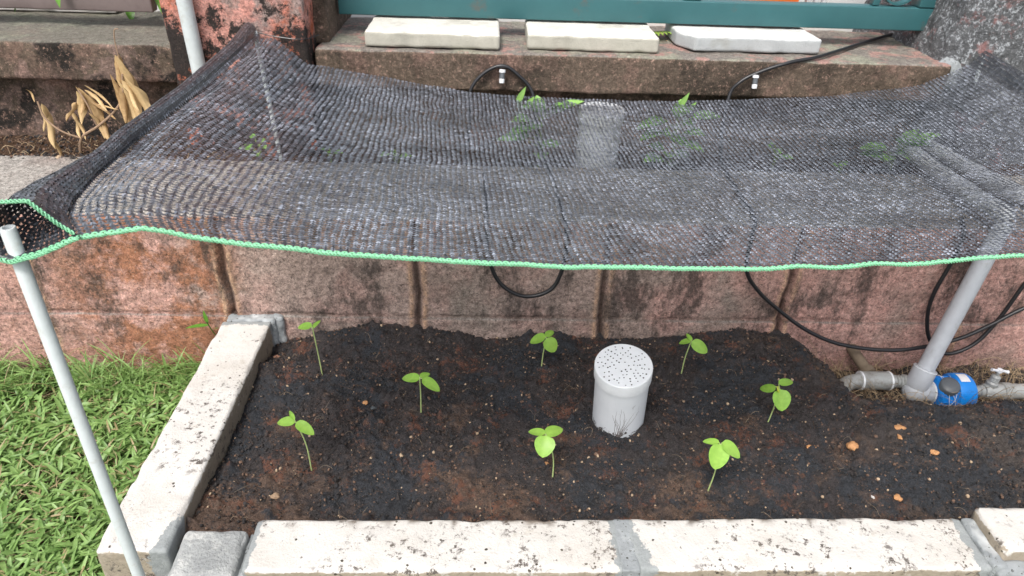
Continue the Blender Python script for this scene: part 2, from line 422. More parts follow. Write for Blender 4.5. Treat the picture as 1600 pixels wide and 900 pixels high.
# ------------------------------------------------------------------ ground
g = MB(); g.add([(-30, -30, -.19), (30, -30, -.19), (30, 30, -.19), (-30, 30, -.19)], [(0, 1, 2, 3)])
tag(build('ground', g, m_ground((.05, .07, .02), (.10, .12, .04), 8)), kind='structure')
# lawn soil as an uneven sheet
xs = np.arange(-2.6, 2.4, .02); ys = np.arange(-1.7, .02, .02); X, Y = np.meshgrid(xs, ys, indexing='ij')
Z = -.155+.008*fbm(P3(X, Y), 9, 3, 5).reshape(X.shape)
g = MB(); g.grid(np.stack([X, Y, Z], 2))
tag(build('lawn_soil', g, m_ground((.035, .025, .016), (.13, .085, .05), 60)), kind='structure')
# yard behind the upper wall
g = MB(); g.rock((-2.8, .9, .10), (2.6, 6, .43), .5, .005, 0)
tag(build('yard_paving', g, m_ground((.34, .33, .31), (.46, .45, .42), 20, .001)), kind='structure')

# ------------------------------------------------------------------ bed soil
def soil_h(x, y):
    P = P3(x, y); x = P[:, 0]; y = P[:, 1]
    z = -.043+.011*fbm(P, 8, 2, 11)+.008*fbm(P, 26, 3, 12)
    z += .02*sm(-.10, -.01, y)*np.exp(-((x+.5)/.16)**2) - .030*sm(-.16, -.02, y)*np.exp(-((x+.72)/.07)**2)
    z += .022*np.exp(-((x-.33)/.13)**2)*sm(-.25, -.03, y)
    pit = sm(.445, .555, x+.25*(y+.1))*sm(-.235, -.16, y+.01*np.sin(x*30))
    z -= .088*pit
    z += .012*sm(-.5, -.54, y)
    return z
xs = np.arange(-.735, 1.9, .0032); ys = np.arange(-.580, .012, .0032); X, Y = np.meshgrid(xs, ys, indexing='ij')
P = P3(X, Y)
rid = 1-np.abs(fbm(P, 90, 3, 21))
Z = soil_h(X, Y)+.0065*rid*rid-.004+.0026*vn(P, 230, 4)+.005*np.maximum(0, fbm(P, 45, 3, 9)-.1)*4-.010*np.maximum(0, fbm(P, 22, 3, 19)-.2)
V = np.stack([X, Y, Z.reshape(X.shape)], 2)
nu, nv = X.shape; I = np.arange(nu*nv).reshape(nu, nv)
F4 = np.stack([I[:-1, :-1], I[1:, :-1], I[1:, 1:], I[:-1, 1:]], -1).reshape(-1, 4)
tag(place('garden_soil', mesh_np('garden_soil', V.reshape(-1, 3), F4, [SOIL])), kind='structure')

# crumbs, grit and fibres: nobody could count them
ICO = None
def ico():
    global ICO
    if ICO is None:
        t = (1+5**.5)/2
        v = np.array([(-1, t, 0), (1, t, 0), (-1, -t, 0), (1, -t, 0), (0, -1, t), (0, 1, t), (0, -1, -t), (0, 1, -t), (t, 0, -1), (t, 0, 1), (-t, 0, -1), (-t, 0, 1)])
        v /= np.linalg.norm(v[0])
        f = np.array([(0, 11, 5), (0, 5, 1), (0, 1, 7), (0, 7, 10), (0, 10, 11), (1, 5, 9), (5, 11, 4), (11, 10, 2), (10, 7, 6), (7, 1, 8), (3, 9, 4), (3, 4, 2), (3, 2, 6), (3, 6, 8), (3, 8, 9), (4, 9, 5), (2, 4, 11), (6, 2, 10), (8, 6, 7), (9, 8, 1)])
        ICO = (v, f)
    return ICO
def crumbs(name, xy, zf, size, mats, seed=0, sink=.2):
    r = np.random.default_rng(seed); v, f = ico(); n = len(xy)
    S = size(r, n); z = zf(xy[:, 0], xy[:, 1])
    a = r.normal(size=(n, 3, 3)); q = np.linalg.qr(a)[0]
    sc = r.uniform(.55, 1.15, (n, 1, 3)); vv = (v[None]*r.uniform(.75, 1.2, (n, 12, 1)))*sc
    vv = np.einsum('nij,nkj->nki', q, vv)*S[:, None, None]
    vv += np.stack([xy[:, 0], xy[:, 1], z+S*(.5-sink)], 1)[:, None]
    Fc = f[None]+np.arange(n)[:, None, None]*12
    mi = np.repeat(r.choice(len(mats), n, p=[.76, .21, .03][:len(mats)] if len(mats) == 3 else None), 20)
    return place(name, mesh_np(name, vv.reshape(-1, 3), Fc.reshape(-1, 3), mats, smooth=False, mi=mi))
C1 = m_simple('dark_crumb', (.038, .034, .033), .9, .3, var=.5); C2 = m_simple('brown_crumb', (.15, .095, .068), .9, .3, var=.4); C3 = m_simple('tan_grit', (.42, .31, .21), .8, .3, var=.3)
n = 40000; xy = np.stack([rng.uniform(-.715, 1.5, n), rng.uniform(-.545, 0, n)], 1)
n2 = 1100; xy2 = np.stack([rng.uniform(-.715, 1.5, n2), rng.uniform(-.545, 0, n2)], 1)
tag(crumbs('soil_clods', xy2, lambda x, y: soil_h(x, y)+.001, lambda r, n: .002+.005*r.random(n)**2.5, [SOIL], 8, .45), 'larger crumbly clods of dark soil', kind='stuff')
tag(crumbs('soil_crumbs', xy, lambda x, y: soil_h(x, y)+.001, lambda r, n: .0009+.0027*r.random(n)**3.5, [C1, C2, C3], 3), 'crumbs of dark soil and grit', kind='stuff')
def fibres(name, n, xr, yr, zf, Ls, rad, mats, seed, lift=.01, up=0.):
    r = np.random.default_rng(seed); mb = MB()
    for i in range(n):
        x, y = r.uniform(*xr), r.uniform(*yr); a = r.uniform(0, 2*PI); L = r.uniform(*Ls); k = r.normal(0, 1.4); m = 6
        pts = []; px, py = x, y
        h0 = r.uniform(0, lift)
        for j in range(m):
            t = j/(m-1); pts.append((px, py, 0)); px += math.cos(a)*L/m; py += math.sin(a)*L/m; a += k/m+r.normal(0, .18)
        pts = np.array(pts); pts[:, 2] = zf(pts[:, 0], pts[:, 1])+.002+h0*np.sin(np.linspace(0, PI, m))+up*r.random()*np.linspace(0, 1, m)*L
        mb.tube(pts, r.uniform(.5, 1)*rad*np.array([1, 1, .9, .8, .6, .4]), 4, mi=int(r.integers(len(mats))), caps=False, a=r.random())
    return build(name, mb, mats)
FB1 = m_simple('pale_fibre', (.34, .26, .18), .8); FB2 = m_simple('brown_fibre', (.13, .075, .045), .8)
tag(fibres('root_fibres', 420, (-.7, 1.1), (-.54, -.01), soil_h, (.01, .045), .00035, [FB2, FB2, FB1], 5), 'fine roots and fibres in the soil', kind='stuff')
STRAW = m_simple('dry_straw', (.38, .28, .17), .8, var=.3); STRAW2 = m_simple('brown_straw', (.22, .15, .09), .85, var=.3)
tag(fibres('dry_grass', 1250, (.52, 1.45), (-.20, -.003), soil_h, (.02, .10), .0008, [STRAW, STRAW, STRAW2], 6, .022, .6), 'dead straw matted around the pipes', kind='stuff')

def stone(label, x, y, s, mat, seed, sq=(1, .8, .6), grp=None):
    r = np.random.default_rng(seed); mb = MB()
    nu, nv = 14, 20
    th = np.linspace(.02, PI-.02, nu); ph = np.arange(nv)*2*PI/nv
    T, Ph = np.meshgrid(th, ph, indexing='ij')
    D = np.stack([np.sin(T)*np.cos(Ph), np.sin(T)*np.sin(Ph), np.cos(T)], 2)
    rad = 1+.55*fbm(D.reshape(-1, 3)+seed, 1.6, 3, seed).reshape(T.shape)
    z = float(soil_h([x], [y])[0])
    V = D*rad[..., None]*np.array(sq)*s+np.array([x, y, z+s*.35])
    mb.grid(V, cv=True)
    tag(build('stone', mb, mat, loc=(x, y, z)), label, 'stone', grp)
CLAY = m_simple('orange_clay', (.50, .26, .12), .85, .3, var=.35, sc=220, bumpd=.001); PALE = m_simple('pale_pebble', (.46, .44, .42), .7, .3, sc=220)
GR = 'orange clay lumps on the dark soil'
stone('flat orange clay lump right of the row of seedlings', .348, -.348, .008, CLAY, 1, (1.2, .7, .6), GR)
stone('largest orange clay lump, rough and round, beside the flat one', .424, -.348, .0095, CLAY, 2, (1, 1, .8), GR)
stone('orange clay lump nearest below the grey elbow pipe', .533, -.306, .008, CLAY, 3, (1.2, .8, .6), GR)
stone('small orange clay crumb just below the lump under the elbow', .524, -.325, .005, CLAY, 4, (.8, 1.3, .6), GR)
stone('tan clay lump farthest right on the dark soil', .566, -.368, .008, CLAY, 5, (1, .8, .6), GR)
stone('orange clay lump close to the front kerb on the right', .45, -.468, .0065, CLAY, 6, (1, 1, .7), GR)
stone('small white pebble beside the lump near the front kerb', .405, -.466, .0052, PALE, 7, (.7, 1.3, .6))
stone('orange pebble between the left seedlings', -.484, -.236, .0055, CLAY, 8, (1, .9, .7))
stone('dark grey pebble next to the orange pebble between the left seedlings', -.466, -.256, .0055, m_simple('slate_pebble', (.07, .08, .085), .7), 9, (1.1, .8, .6))
stone('tan pebble beside the stem of the front middle seedling', -.146, -.392, .0045, CLAY, 10, (1, .9, .7))
stone('pinkish pebble close to the wall in the left of the bed', -.695, -.075, .006, m_simple('pink_pebble', (.3, .15, .10), .8), 12, (1.1, .8, .6))
stone('buff pebble at the lower left corner of the bed', -.60, -.46, .0062, m_simple('buff_pebble', (.28, .19, .12), .8), 13, (1.1, .9, .6))

# ------------------------------------------------------------------ kerbs
def dirtattr(o, fn):
    me = o.data; n = len(me.vertices); c = np.zeros(n*3, np.float32); me.vertices.foreach_get('co', c); c = c.reshape(-1, 3)+np.array(o.location)
    if o.parent is not None: c += ORG[o.name]
    me.attributes['rnd'].data.foreach_set('value', fn(c).astype(np.float32))
def left_dirt(c):
    f = sm(-.727, -.712, c[:, 0]+.006*fbm(c, 40, 3, 2))*sm(-.002, -.016, c[:, 2]+.008*fbm(c, 60, 3, 5))
    return f*.34
GREYB = m_simple('grey_cement', (.36, .37, .365), .85, .3, .35, dirt=((.56, .56, .54), .5, .8), sc=45, bumpd=.003)
def cem(o, fn):
    me = o.data; n = len(me.vertices); c = np.zeros(n*3, np.float32); me.vertices.foreach_get('co', c); c = c.reshape(-1, 3)+ORG[o.name]
    at = me.attributes.new('cem', 'FLOAT', 'POINT'); at.data.foreach_set('value', fn(c).astype(np.float32))
def blobm(c, s, seed, amp=.35, n=26):
    T, Ph = np.meshgrid(np.linspace(.02, PI-.02, n), np.arange(n*2)*PI/n, indexing='ij')
    D = np.stack([np.sin(T)*np.cos(Ph), np.sin(T)*np.sin(Ph), np.cos(T)], 2)
    rad = 1+amp*fbm(D.reshape(-1, 3)*1.3+seed, 2.2, 4, seed).reshape(T.shape)
    return D*rad[..., None]*np.array(s)+np.array(c)
k = thing('kerb_stone', 'long white painted kerb stone running from the wall between lawn and soil', 'kerb', (-.765, -.30, -.16))
mb = MB(); mb.rock((-.815, -.606, -.17), (-.712, -.024, 0), .006, .006, .0022, 31, .006, sc=32)
o = build('block', mb, KERB, k); dirtattr(o, left_dirt)
cem(o, lambda c: np.maximum(.95*sm(-.052, -.026, c[:, 1]), .95*sm(-.742, -.716, c[:, 0]+.5*np.maximum(0, -.585-c[:, 1]))*sm(-.525, -.57, c[:, 1]+.012*vn(c, 30, 3))))
mb = MB(); mb.rock((-.808, -.0245, -.17), (-.705, .004, .0020), .004, .006, .004, 41, .006, sc=60); mb.rock((-.714, -.016, -.11), (-.690, .004, .002), .004, .006, .004, 42, .006, sc=55)
build('mortar', mb, MORTAR, k)
k2 = thing('kerb_stone', 'short bare grey concrete block in the kerb corner', 'kerb', (-.65, -.61, -.16))
mb = MB(); mb.rock((-.700, -.650, -.17), (-.607, -.563, -.003), .005, .009, .0026, 32, .009, sc=34); build('block', mb, GREYB, k2)
mb = MB(); mb.rock((-.609, -.643, -.17), (-.594, -.560, -.018), .004, .004, .002, 43, .004, sc=60); build('mortar', mb, MORTAR, k2)
mb = MB(); mb.rock((-.713, -.625, -.17), (-.699, -.575, -.032), .004, .004, .003, 44, .004, sc=60); build('mortar', mb, MORTAR, k2)
def front_dirt(c):
    return .9*sm(-.564, -.548, c[:, 1]+.015*fbm(c, 20, 3, 2))*sm(.08, .4, fbm(c, 60, 3, 8))
k3 = thing('kerb_stone', 'white painted kerb stone speckled with soil, left of the middle mortar joint', 'kerb', (-.32, -.6, -.16))
mb = MB(); mb.rock((-.597, -.640, -.17), (-.046, -.548, 0), .006, .006, .0022, 33, .006, sc=32); o = build('block', mb, KERB, k3); dirtattr(o, front_dirt)
cem(o, lambda c: np.maximum(.9*sm(-.076, -.048, c[:, 0]), .85*sm(-.580, -.596, c[:, 0])))
mb = MB(); mb.rock((-.056, -.6415, -.17), (-.028, -.5485, .0012), .004, .003, .002, 45, .004, sc=60); build('mortar', mb, MORTAR, k3)
k4 = thing('kerb_stone', 'white painted kerb stone between the middle mortar joint and the raised end block', 'kerb', (.23, -.6, -.16))
mb = MB(); mb.rock((-.037, -.640, -.17), (.497, -.546, .001), .006, .006, .0022, 34, .006, sc=32); o = build('block', mb, KERB, k4); dirtattr(o, front_dirt)
cem(o, lambda c: np.maximum(.9*sm(.004, -.034, c[:, 0]+.25*(c[:, 1]+.60)), .95*sm(.462, .492, c[:, 0])))
k5 = thing('kerb_stone', 'white kerb stone set higher than the others at the right end', 'kerb', (.8, -.6, -.16))
mb = MB(); mb.rock((.512, -.626, -.17), (1.09, -.543, .026), .006, .009, .0024, 35, .006, sc=32); o = build('block', mb, KERB, k5); dirtattr(o, lambda c: 0*c[:, 0])
cem(o, lambda c: .8*sm(.006, -.006, c[:, 2]))
mb = MB(); mb.rock((.494, -.641, -.17), (.516, -.549, .006), .004, .005, .004, 46, .006, sc=45); mb.rock((.500, -.648, -.17), (.70, -.624, .002), .005, .006, .004, 47, .008, sc=40); build('mortar', mb, MORTAR, k5)

# ------------------------------------------------------------------ lower wall (front face, ledge, back) as one profile sweep
def wall_sweep(prof, x0, x1, step, disp, name, mat, parent, attrs=None):
    xs = np.arange(x0, x1, step); prof = np.array(prof)
    # resample the profile
    seg = np.linalg.norm(np.diff(prof, axis=0), axis=1); s = np.concatenate([[0], np.cumsum(seg)])
    t = np.arange(0, s[-1], step); py = np.interp(t, s, prof[:, 0]); pz = np.interp(t, s, prof[:, 1])
    ty = np.gradient(py); tz = np.gradient(pz); L = np.hypot(ty, tz); ny, nz = -tz/L, ty/L
    X, T = np.meshgrid(xs, np.arange(len(t)), indexing='ij')
    Yb, Zb = py[T], pz[T]
    D, at = disp(X.ravel(), Yb.ravel(), Zb.ravel(), nz[T].ravel())
    V = np.stack([X.ravel(), Yb.ravel()+ny[T].ravel()*D, Zb.ravel()+nz[T].ravel()*D], 1)
    nu, nv = X.shape; I = np.arange(nu*nv).reshape(nu, nv)
    F4 = np.stack([I[:-1, :-1], I[1:, :-1], I[1:, 1:], I[:-1, 1:]], -1).reshape(-1, 4)
    return place(name, mesh_np(name, V-worldorg(parent), F4, [mat], at), parent)
def wdisp(x, y, z, nz):
    P = P3(x, y, z); front = (1-sm(.3, .8, nz))
    xw = x+.003*vn(P, 20, 3)
    dj = np.abs((xw+.2) % .4-.2)
    groove = np.exp(-(dj/.0065)**2)
    lip = np.exp(-((dj-.014)/.005)**2)
    zj = np.abs(z+.002*vn(P, 12, 8))
    hg = np.exp(-(zj/.004)**2)
    D = -.012*groove+.0035*lip-.004*hg*front
    D = D*front + (z < .0)*.006*front
    D += .0022*fbm(P, 40, 4, 5)+.003*fbm(P, 7, 2, 6)+.0016*fbm(P, 150, 2, 26)
    gl = sm(-.19, -.12, z)
    return D, {'groove': np.clip(groove*front*gl+.5*hg*front, 0, 1), 'lip': np.clip(lip*front, 0, 1)}
w1 = thing('retaining_wall', 'low weathered pinkish block wall behind the seedling bed with dusty ledge', 'wall', (0, .15, -.19))
wall_sweep([(0, -.30), (0, .226), (.004, .234), (.012, .238), (.29, .236), (.297, .230), (.30, .1)], -2.6, 2.3, .0042, wdisp, 'blockwork', WALL, w1)

# planter soil behind the ledge
def ps(x, y): 
    P = P3(x, y); return .203+.010*fbm(P, 9, 3, 31)+.005*fbm(P, 60, 3, 32)+.010*sm(-.9, -1.1, P[:, 0])
xs = np.arange(-2.6, 2.3, .007); ys = np.arange(.285, .50, .007); X, Y = np.meshgrid(xs, ys, indexing='ij')
mb = MB(); mb.grid(np.stack([X, Y, ps(X, Y).reshape(X.shape)], 2))
tag(build('planter_soil', mb, m_ground((.006, .005, .004), (.20, .115, .07), 90, .012)), kind='structure')
mb = MB(); mb.box((-2.6, .296, -.18), (2.3, .49, .17)); tag(build('subsoil', mb, SOIL), kind='structure')

tag(fibres('dry_litter', 420, (-1.75, -.9), (.285, .47), lambda x, y: ps(x, y).reshape(np.shape(x)), (.012, .05), .0011, [STRAW, STRAW2, FB2, C2], 25, .008, .2), 'dry litter on the planter soil', kind='stuff')
xyl = np.stack([rng.uniform(-1.8, -.9, 3000), rng.uniform(.27, .48, 3000)], 1)
tag(crumbs('planter_crumbs', xyl, lambda x, y: np.maximum(ps(x, y), np.where(y < .30, .236, 0)), lambda r, n: .001+.0045*r.random(n)**3, [C1, C2, C3], 33), 'crumbs on the planter soil and ledge', kind='stuff')
# ------------------------------------------------------------------ upper wall, copings, pillars
w2 = thing('garden_wall', 'dark mossy coping wall under the teal gate and the left railing', 'wall', (0, .55, .1))
def fdisp(x, y, z, nz):
    P = P3(x, y, z); return .003*fbm(P, 30, 4, 41)+.004*fbm(P, 6, 2, 42), {'groove': .0*x, 'lip': .0*x}
wall_sweep([(.48, .12), (.48, .375)], -2.6, 2.3, .006, fdisp, 'blockwork', COPE, w2)
mb = MB(); mb.rock((-2.6, .43, .370), (-.990, .80, .460), .011, .008, .003, 51, .006, sc=22); build('coping', mb, COPE, w2)
mb = MB(); mb.rock((-.664, .43, .370), (.872, .80, .460), .011, .007, .003, 52, .005, sc=22); build('coping', mb, COPE, w2)
mb = MB(); mb.box((-2.6, .50, .05), (2.3, .88, .368)); build('core', mb, COPE, w2)
p1 = thing('gate_pillar', 'gate pillar with peeling red and pink paint on the left', 'pillar', (-.82, .55, .1))
mb = MB(); mb.rock((-.988, .405, .10), (-.672, .86, 1.7), .014, .008, .0035, 53, .006, sc=18); build('shaft', mb, RED, p1)
mb = MB(); mb.rock((-.676, .50, .455), (-.640, .84, 1.65), .014, .005, .002, 54, .004); build('jamb', mb, COPE, p1)
p2 = thing('gate_pillar', 'gate pillar with rough dark speckled roughcast on the right', 'pillar', (1.2, .55, .1))
def bulge(V):
    V = V.copy(); t = sm(.62, .40, V[:, 2])*.018; V[:, 0] -= t*(V[:, 0] < 1.0)*1.6; V[:, 1] -= t*(V[:, 1] < .55); return V
mb = MB(); mb.rock((.885, .475, .10), (1.55, .95, 1.7), .010, .012, .010, 55, .008, sc=45, warp=bulge); build('shaft', mb, ROUGH, p2)
mb = MB(); mb.grid(blobm((.880, .462, .43), (.035, .02, .04), 61, .3), cv=True); build('mortar', mb, MORTAR, p2)

# concrete slabs on the coping
def slab(label, x0, x1, y0, y1, mat, seed, rz=0, clip=0):
    t = (x0+x1)/2
    def warp(V):
        V = V.copy(); k = np.clip((y0+.06-V[:, 1])/.06, 0, 1)*clip
        V[:, 0] += k*.035*(V[:, 0] < x0+.05); return V
    mb = MB(); mb.rock((x0, y0, .4625), (x1, y1, .4985), .006, .006, .0012, seed, .003, rotz=rz, warp=warp if clip else None, sc=60)
    tag(build('concrete_slab', mb, mat, loc=(t, (y0+y1)/2, .4625)), label, 'slab', 'concrete slabs lying on the coping')
slab('pale concrete slab on the coping, nearest the red pillar', -.548, -.229, .452, .64, m_paver(True), 71)
slab('buff pitted concrete slab on the coping, middle of the three', -.162, .156, .464, .65, m_paver(True), 72, -.01)
slab('bluish grey concrete slab with clipped corner on the coping, beside the black hose', .215, .566, .496, .68, m_paver(False), 73, .015, 1)

# ------------------------------------------------------------------ teal gate
gt = thing('metal_gate', 'teal painted metal gate above the concrete slabs', 'gate', (.12, .62, .503))
def bar(mb, lo, hi): mb.rock(lo, hi, .05, .003, 0, 0, 0)
mb = MB(); bar(mb, (-.632, .602, .504), (.895, .645, .560)); build('bottom_rail', mb, TEAL, gt)
mb = MB(); bar(mb, (.842, .600, .561), (.894, .646, 1.5)); build('stile', mb, TEAL, gt)
mb = MB(); bar(mb, (-.632, .600, .561), (-.59, .646, 1.5)); build('stile', mb, TEAL, gt)
mb = MB(); bar(mb, (-.59, .604, 1.44), (.842, .643, 1.5)); build('top_rail', mb, TEAL, gt)
for x in (.735, .26, -.10, -.36):
    mb = MB(); bar(mb, (x-.009, .612, .561), (x+.009, .634, 1.44))
    if x == .26: bar(mb, (x-.022, .608, .5605), (x+.022, .638, .572))
    build('upright', mb, TEAL, gt)
mb = MB(); a = np.linspace(0, 2*PI, 41)
for k_ in range(2):
    r0 = .046; V = np.zeros((41, 4, 3))
    for i, t in enumerate(a):
        for j, (dr, dy) in enumerate([(0, -.012), (0, .012), (.005, .012), (.005, -.012)]):
            V[i, j] = (.790+math.cos(t)*(r0-dr), .624+dy, .609+k_*.094+math.sin(t)*(r0-dr))
    mb.grid(V, cv=True)
build('ring_ornament', mb, TEAL, gt, smooth=False)

# things standing behind the gate
ORANGE = m_simple('orange_plastic', (.80, .17, .02), .45)
t = thing('plastic_trough', 'orange plastic trough behind the teal gate', 'trough', (.49, 1.05, .43))
mb = MB(); mb.add([(.30, .97, .435), (.67, .97, .435), (.67, 1.15, .435), (.30, 1.15, .435), (.28, .95, .62), (.69, .95, .62), (.69, 1.17, .62), (.28, 1.17, .62)],
                  [(0, 3, 2, 1), (0, 1, 5, 4), (1, 2, 6, 5), (2, 3, 7, 6), (3, 0, 4, 7)]); build('body', mb, ORANGE, t, smooth=False)
mb = MB(); mb.tube([(.28, .95, .62), (.69, .95, .62)], .008); mb.tube([(.28, 1.17, .62), (.69, 1.17, .62)], .008); mb.tube([(.28, .95, .62), (.28, 1.17, .62)], .008); mb.tube([(.69, .95, .62), (.69, 1.17, .62)], .008)
build('rim', mb, ORANGE, t)
mb = MB()
for x in (.70, .725, .75): mb.rock((x+.02, 1.0, .435), (x+.034, 1.02, .9), .05, .002, 0)
mb.rock((.71, 1.002, .47), (.81, 1.018, .49), .05, .002, 0)
tag(build('wire_rack', mb, m_simple('pale_metal', (.55, .56, .57), .4), loc=(.75, 1.0, .43)), 'pale slatted rack behind the gate next to the orange trough', 'rack')

# left railing board
t = thing('railing_board', 'grey brown railing board above the left coping', 'railing', (-1.8, .6, .46))
mb = MB(); mb.rock((-2.6, .590, .497), (-1.086, .625, .60), .02, .004, .0006, 81); build('board', mb, m_simple('grey_brown_board', (.16, .125, .12), .6, var=.2), t)
mb = MB(); mb.rock((-2.0, .595, .462), (-1.95, .62, .496), .02, .002, 0); build('foot', mb, m_simple('foot_metal', (.12, .11, .1), .5), t)
mb = MB(); mb.rock((-2.4, .74, .462), (-1.25, .80, .487), .03, .004, .001, 83)
tag(build('kerb_strip', mb, m_simple('whitewash', (.72, .70, .70), .7), loc=(-1.8, .77, .462)), 'white painted strip on the left coping behind the railing board', 'strip')

# ------------------------------------------------------------------ leaves
def leaf(mb, a, b, w, fold=.25, droop=.15, up=(0, 0, 1), roundness=.5, n=9, a_=.5, mi=0, wave=0., stem=.0):
    a = np.array(a, float); b = np.array(b, float); D = b-a; L = np.linalg.norm(D); D /= L
    s = np.cross(D, up); s /= np.linalg.norm(s)+1e-9; N = np.cross(s, D)
    V = np.zeros((n+1, 5, 3))
    for i in range(n+1):
        t = i/n
        wd = w*.5*(math.sin(PI*min(1, t)**(.75 if roundness > .4 else .65))**(.55 if roundness > .6 else .85))
        if t >= .999 or t <= .001: wd = w*.02
        c = a+D*L*t+N*(-droop*L*t*t+ .25*droop*L*t)
        for j, q in enumerate((-1, -.5, 0, .5, 1)):
            V[i, j] = c+s*wd*q+N*(fold*wd*abs(q)*(1.0)+wave*w*math.sin(t*9+q*2)*abs(q))
    mb.grid(V, mi, np.tile(np.array([.0, .06, .34, .06, .0]), n+1)+a_*.66)
def leafsm(name, mb, mat, parent):
    return build(name, mb, mat, parent)
SEEDL = m_leaf('seedling_leaf', (.20, .42, .05), (.34, .56, .10), .28, .38)
STEM = m_leaf('seedling_stem', (.34, .44, .16), (.42, .50, .22), .1, .45)
SE = [((-.583, -.151, -.05), (-.587, -.149, .014), (-.590, -.151, .074), [((-.591, -.151, .076), (-.623, -.139, .071), .0175, .25), ((-.591, -.151, .072), (-.579, -.131, .080), .008, .5)]),
 ((-.553, -.402, -.05), (-.556, -.400, .008), (-.566, -.402, .061), [((-.567, -.402, .061), (-.603, -.390, .054), .0175, .7), ((-.566, -.402, .061), (-.535, -.416, .050), .0175, .8), ((-.568, -.402, .066), (-.581, -.382, .071), .0064, .5)]),
 ((-.375, -.272, -.05), (-.374, -.270, .004), (-.374, -.272, .048), [((-.374, -.272, .048), (-.409, -.260, .044), .019, .5), ((-.370, -.272, .049), (-.336, -.284, .033), .0195, .7), ((-.374, -.270, .051), (-.356, -.258, .052), .011, .4)]),
 ((-.139, -.134, -.05), (-.137, -.132, -.002), (-.133, -.134, .040), [((-.134, -.134, .045), (-.167, -.126, .030), .0225, .4), ((-.132, -.134, .043), (-.114, -.146, .016), .0265, .9), ((-.134, -.134, .046), (-.117, -.114, .050), .014, .5)]),
 ((-.137, -.427, -.05), (-.139, -.425, .006), (-.153, -.427, .056), [((-.156, -.427, .062), (-.184, -.407, .053), .014, .8), ((-.156, -.425, .059), (-.124, -.409, .060), .019, .8), ((-.154, -.428, .059), (-.161, -.457, .040), .0315, .6)]),
 ((.151, -.145, -.05), (.153, -.143, .002), (.158, -.145, .047), [((.158, -.145, .047), (.136, -.133, .036), .014, .4), ((.159, -.145, .047), (.193, -.157, .027), .0225, .8), ((.158, -.145, .047), (.153, -.125, .054), .009, .5)]),
 ((.124, -.455, -.05), (.130, -.453, -.001), (.128, -.455, .059), [((.124, -.455, .071), (.101, -.441, .064), .0115, .7), ((.128, -.455, .071), (.162, -.467, .053), .022, .9), ((.126, -.456, .069), (.116, -.485, .042), .0315, .7)]),
 ((.286, -.284, -.05), (.291, -.282, -.011), (.291, -.284, .038), [((.282, -.284, .047), (.261, -.266, .022), .0155, .4), ((.286, -.284, .053), (.321, -.270, .052), .015, .5), ((.291, -.285, .041), (.294, -.313, .013), .032, .5)])]
SL = ['seedling nearest the wall on the left with a nodding round leaf', 'front left seedling with two spread leaves',
 'seedling with arched leaves between the front left one and the tube', 'seedling by the wall just left of the white vent tube',
 'front middle seedling with a round hanging leaf, left of the tube', 'seedling by the wall just right of the white vent tube',
 'front right seedling with the largest hanging leaf', 'rightmost seedling, nearest the grey pipes']
for si, ((B, Mi, T, LL), lab) in enumerate(zip(SE, SL)):
    B = np.array(B); z0 = float(soil_h([B[0]], [B[1]])[0]); B[2] = min(B[2], z0)-.006
    t = thing('seedling', lab, 'seedling', (B[0], B[1], z0), 'young seedlings in the soil bed')
    pts = curve([B, Mi, T], 18)
    mb = MB(); mb.tube(pts, np.linspace(.0013, .0012, 18), 8, a=.5)
    for (a, b, w_, q) in LL:   # petioles
        mb.tube(curve([T, (np.array(T)+np.array(a))/2+np.array([0, 0, .001]), a], 5), .0010, 6, a=.6)
    build('stem', mb, STEM, t)
    if si == 7:
        mb = MB(); leaf(mb, (.284, -.284, .047), (.291, -.289, .036), .014, .1, .0, a_=1); build('shoot_tip', mb, m_leaf('yellow_shoot', (.50, .55, .04), (.6, .62, .08), .2), t)
    for (a, b, w_, q) in LL:
        mb = MB(); up = (0, -.35, 1) if abs(b[2]-a[2]) < .02 else (0, -1, .7)
        leaf(mb, a, b, w_*1.08, .16, .22, up, .7, 12, q); leafsm('leaf', mb, SEEDL, t)

GLEAF = m_leaf('garden_leaf', (.05, .16, .02), (.16, .36, .05), .3, .35)
# weed on the wall
t = thing('weed', 'small green weed sprouting from the wall beside the left kerb', 'weed', (-.845, -.02, -.06))
mb = MB(); mb.tube(curve([(-.838, -.006, -.064), (-.843, -.02, -.03), (-.846, -.03, .0)], 8), .0012, 6); leaf(mb, (-.844, -.025, -.012), (-.886, -.045, -.003), .014, .2, .1, a_=.7)
leaf(mb, (-.845, -.028, -.005), (-.848, -.03, .028), .009, .2, .1, (0, -1, .2), a_=.6); leaf(mb, (-.843, -.02, -.03), (-.825, -.03, -.012), .007, a_=.5)
build('foliage', mb, GLEAF, t)
PLEAF = m_leaf('planter_leaf', (.18, .40, .08), (.34, .58, .16), .3, .4)
# plants growing in the planter behind the ledge (seen through the net)
PLS = [((-.13, .36), [(-.166, .329), (-.10, .267), (-.169, .385), (-.069, .380), (-.20, .30)], 'broad leafed plant behind the net, left of the rear vent tube'),
 ((.20, .37), [(.178, .314), (.221, .245), (.215, .378), (.13, .33), (.25, .30), (.16, .26), (.27, .345)], 'bushiest plant behind the net, right of the rear vent tube'),
 ((.46, .37), [(.459, .268), (.43, .28), (.48, .25)], 'small low plant behind the net in the middle right'),
 ((.77, .38), [(.783, .32), (.753, .261), (.84, .315), (.72, .25), (.70, .27)], 'spreading plant behind the net by the grey pipes'),
 ((-.806, .36), [(-.806, .235), (-.84, .25), (-.78, .26), (-.82, .28)], 'low plant behind the net near the left rear pole'),
 ((-.64, .37), [(-.665, .245), (-.62, .24)], 'tiny sprout behind the net, second from the left'),
 ((-.48, .37), [(-.478, .24), (-.50, .235), (-.45, .235)], 'tiny sprout behind the net between the first plants'),
 ((.63, .36), [(.633, .24), (.61, .23)], 'tiny sprout behind the net left of the grey pipes')]
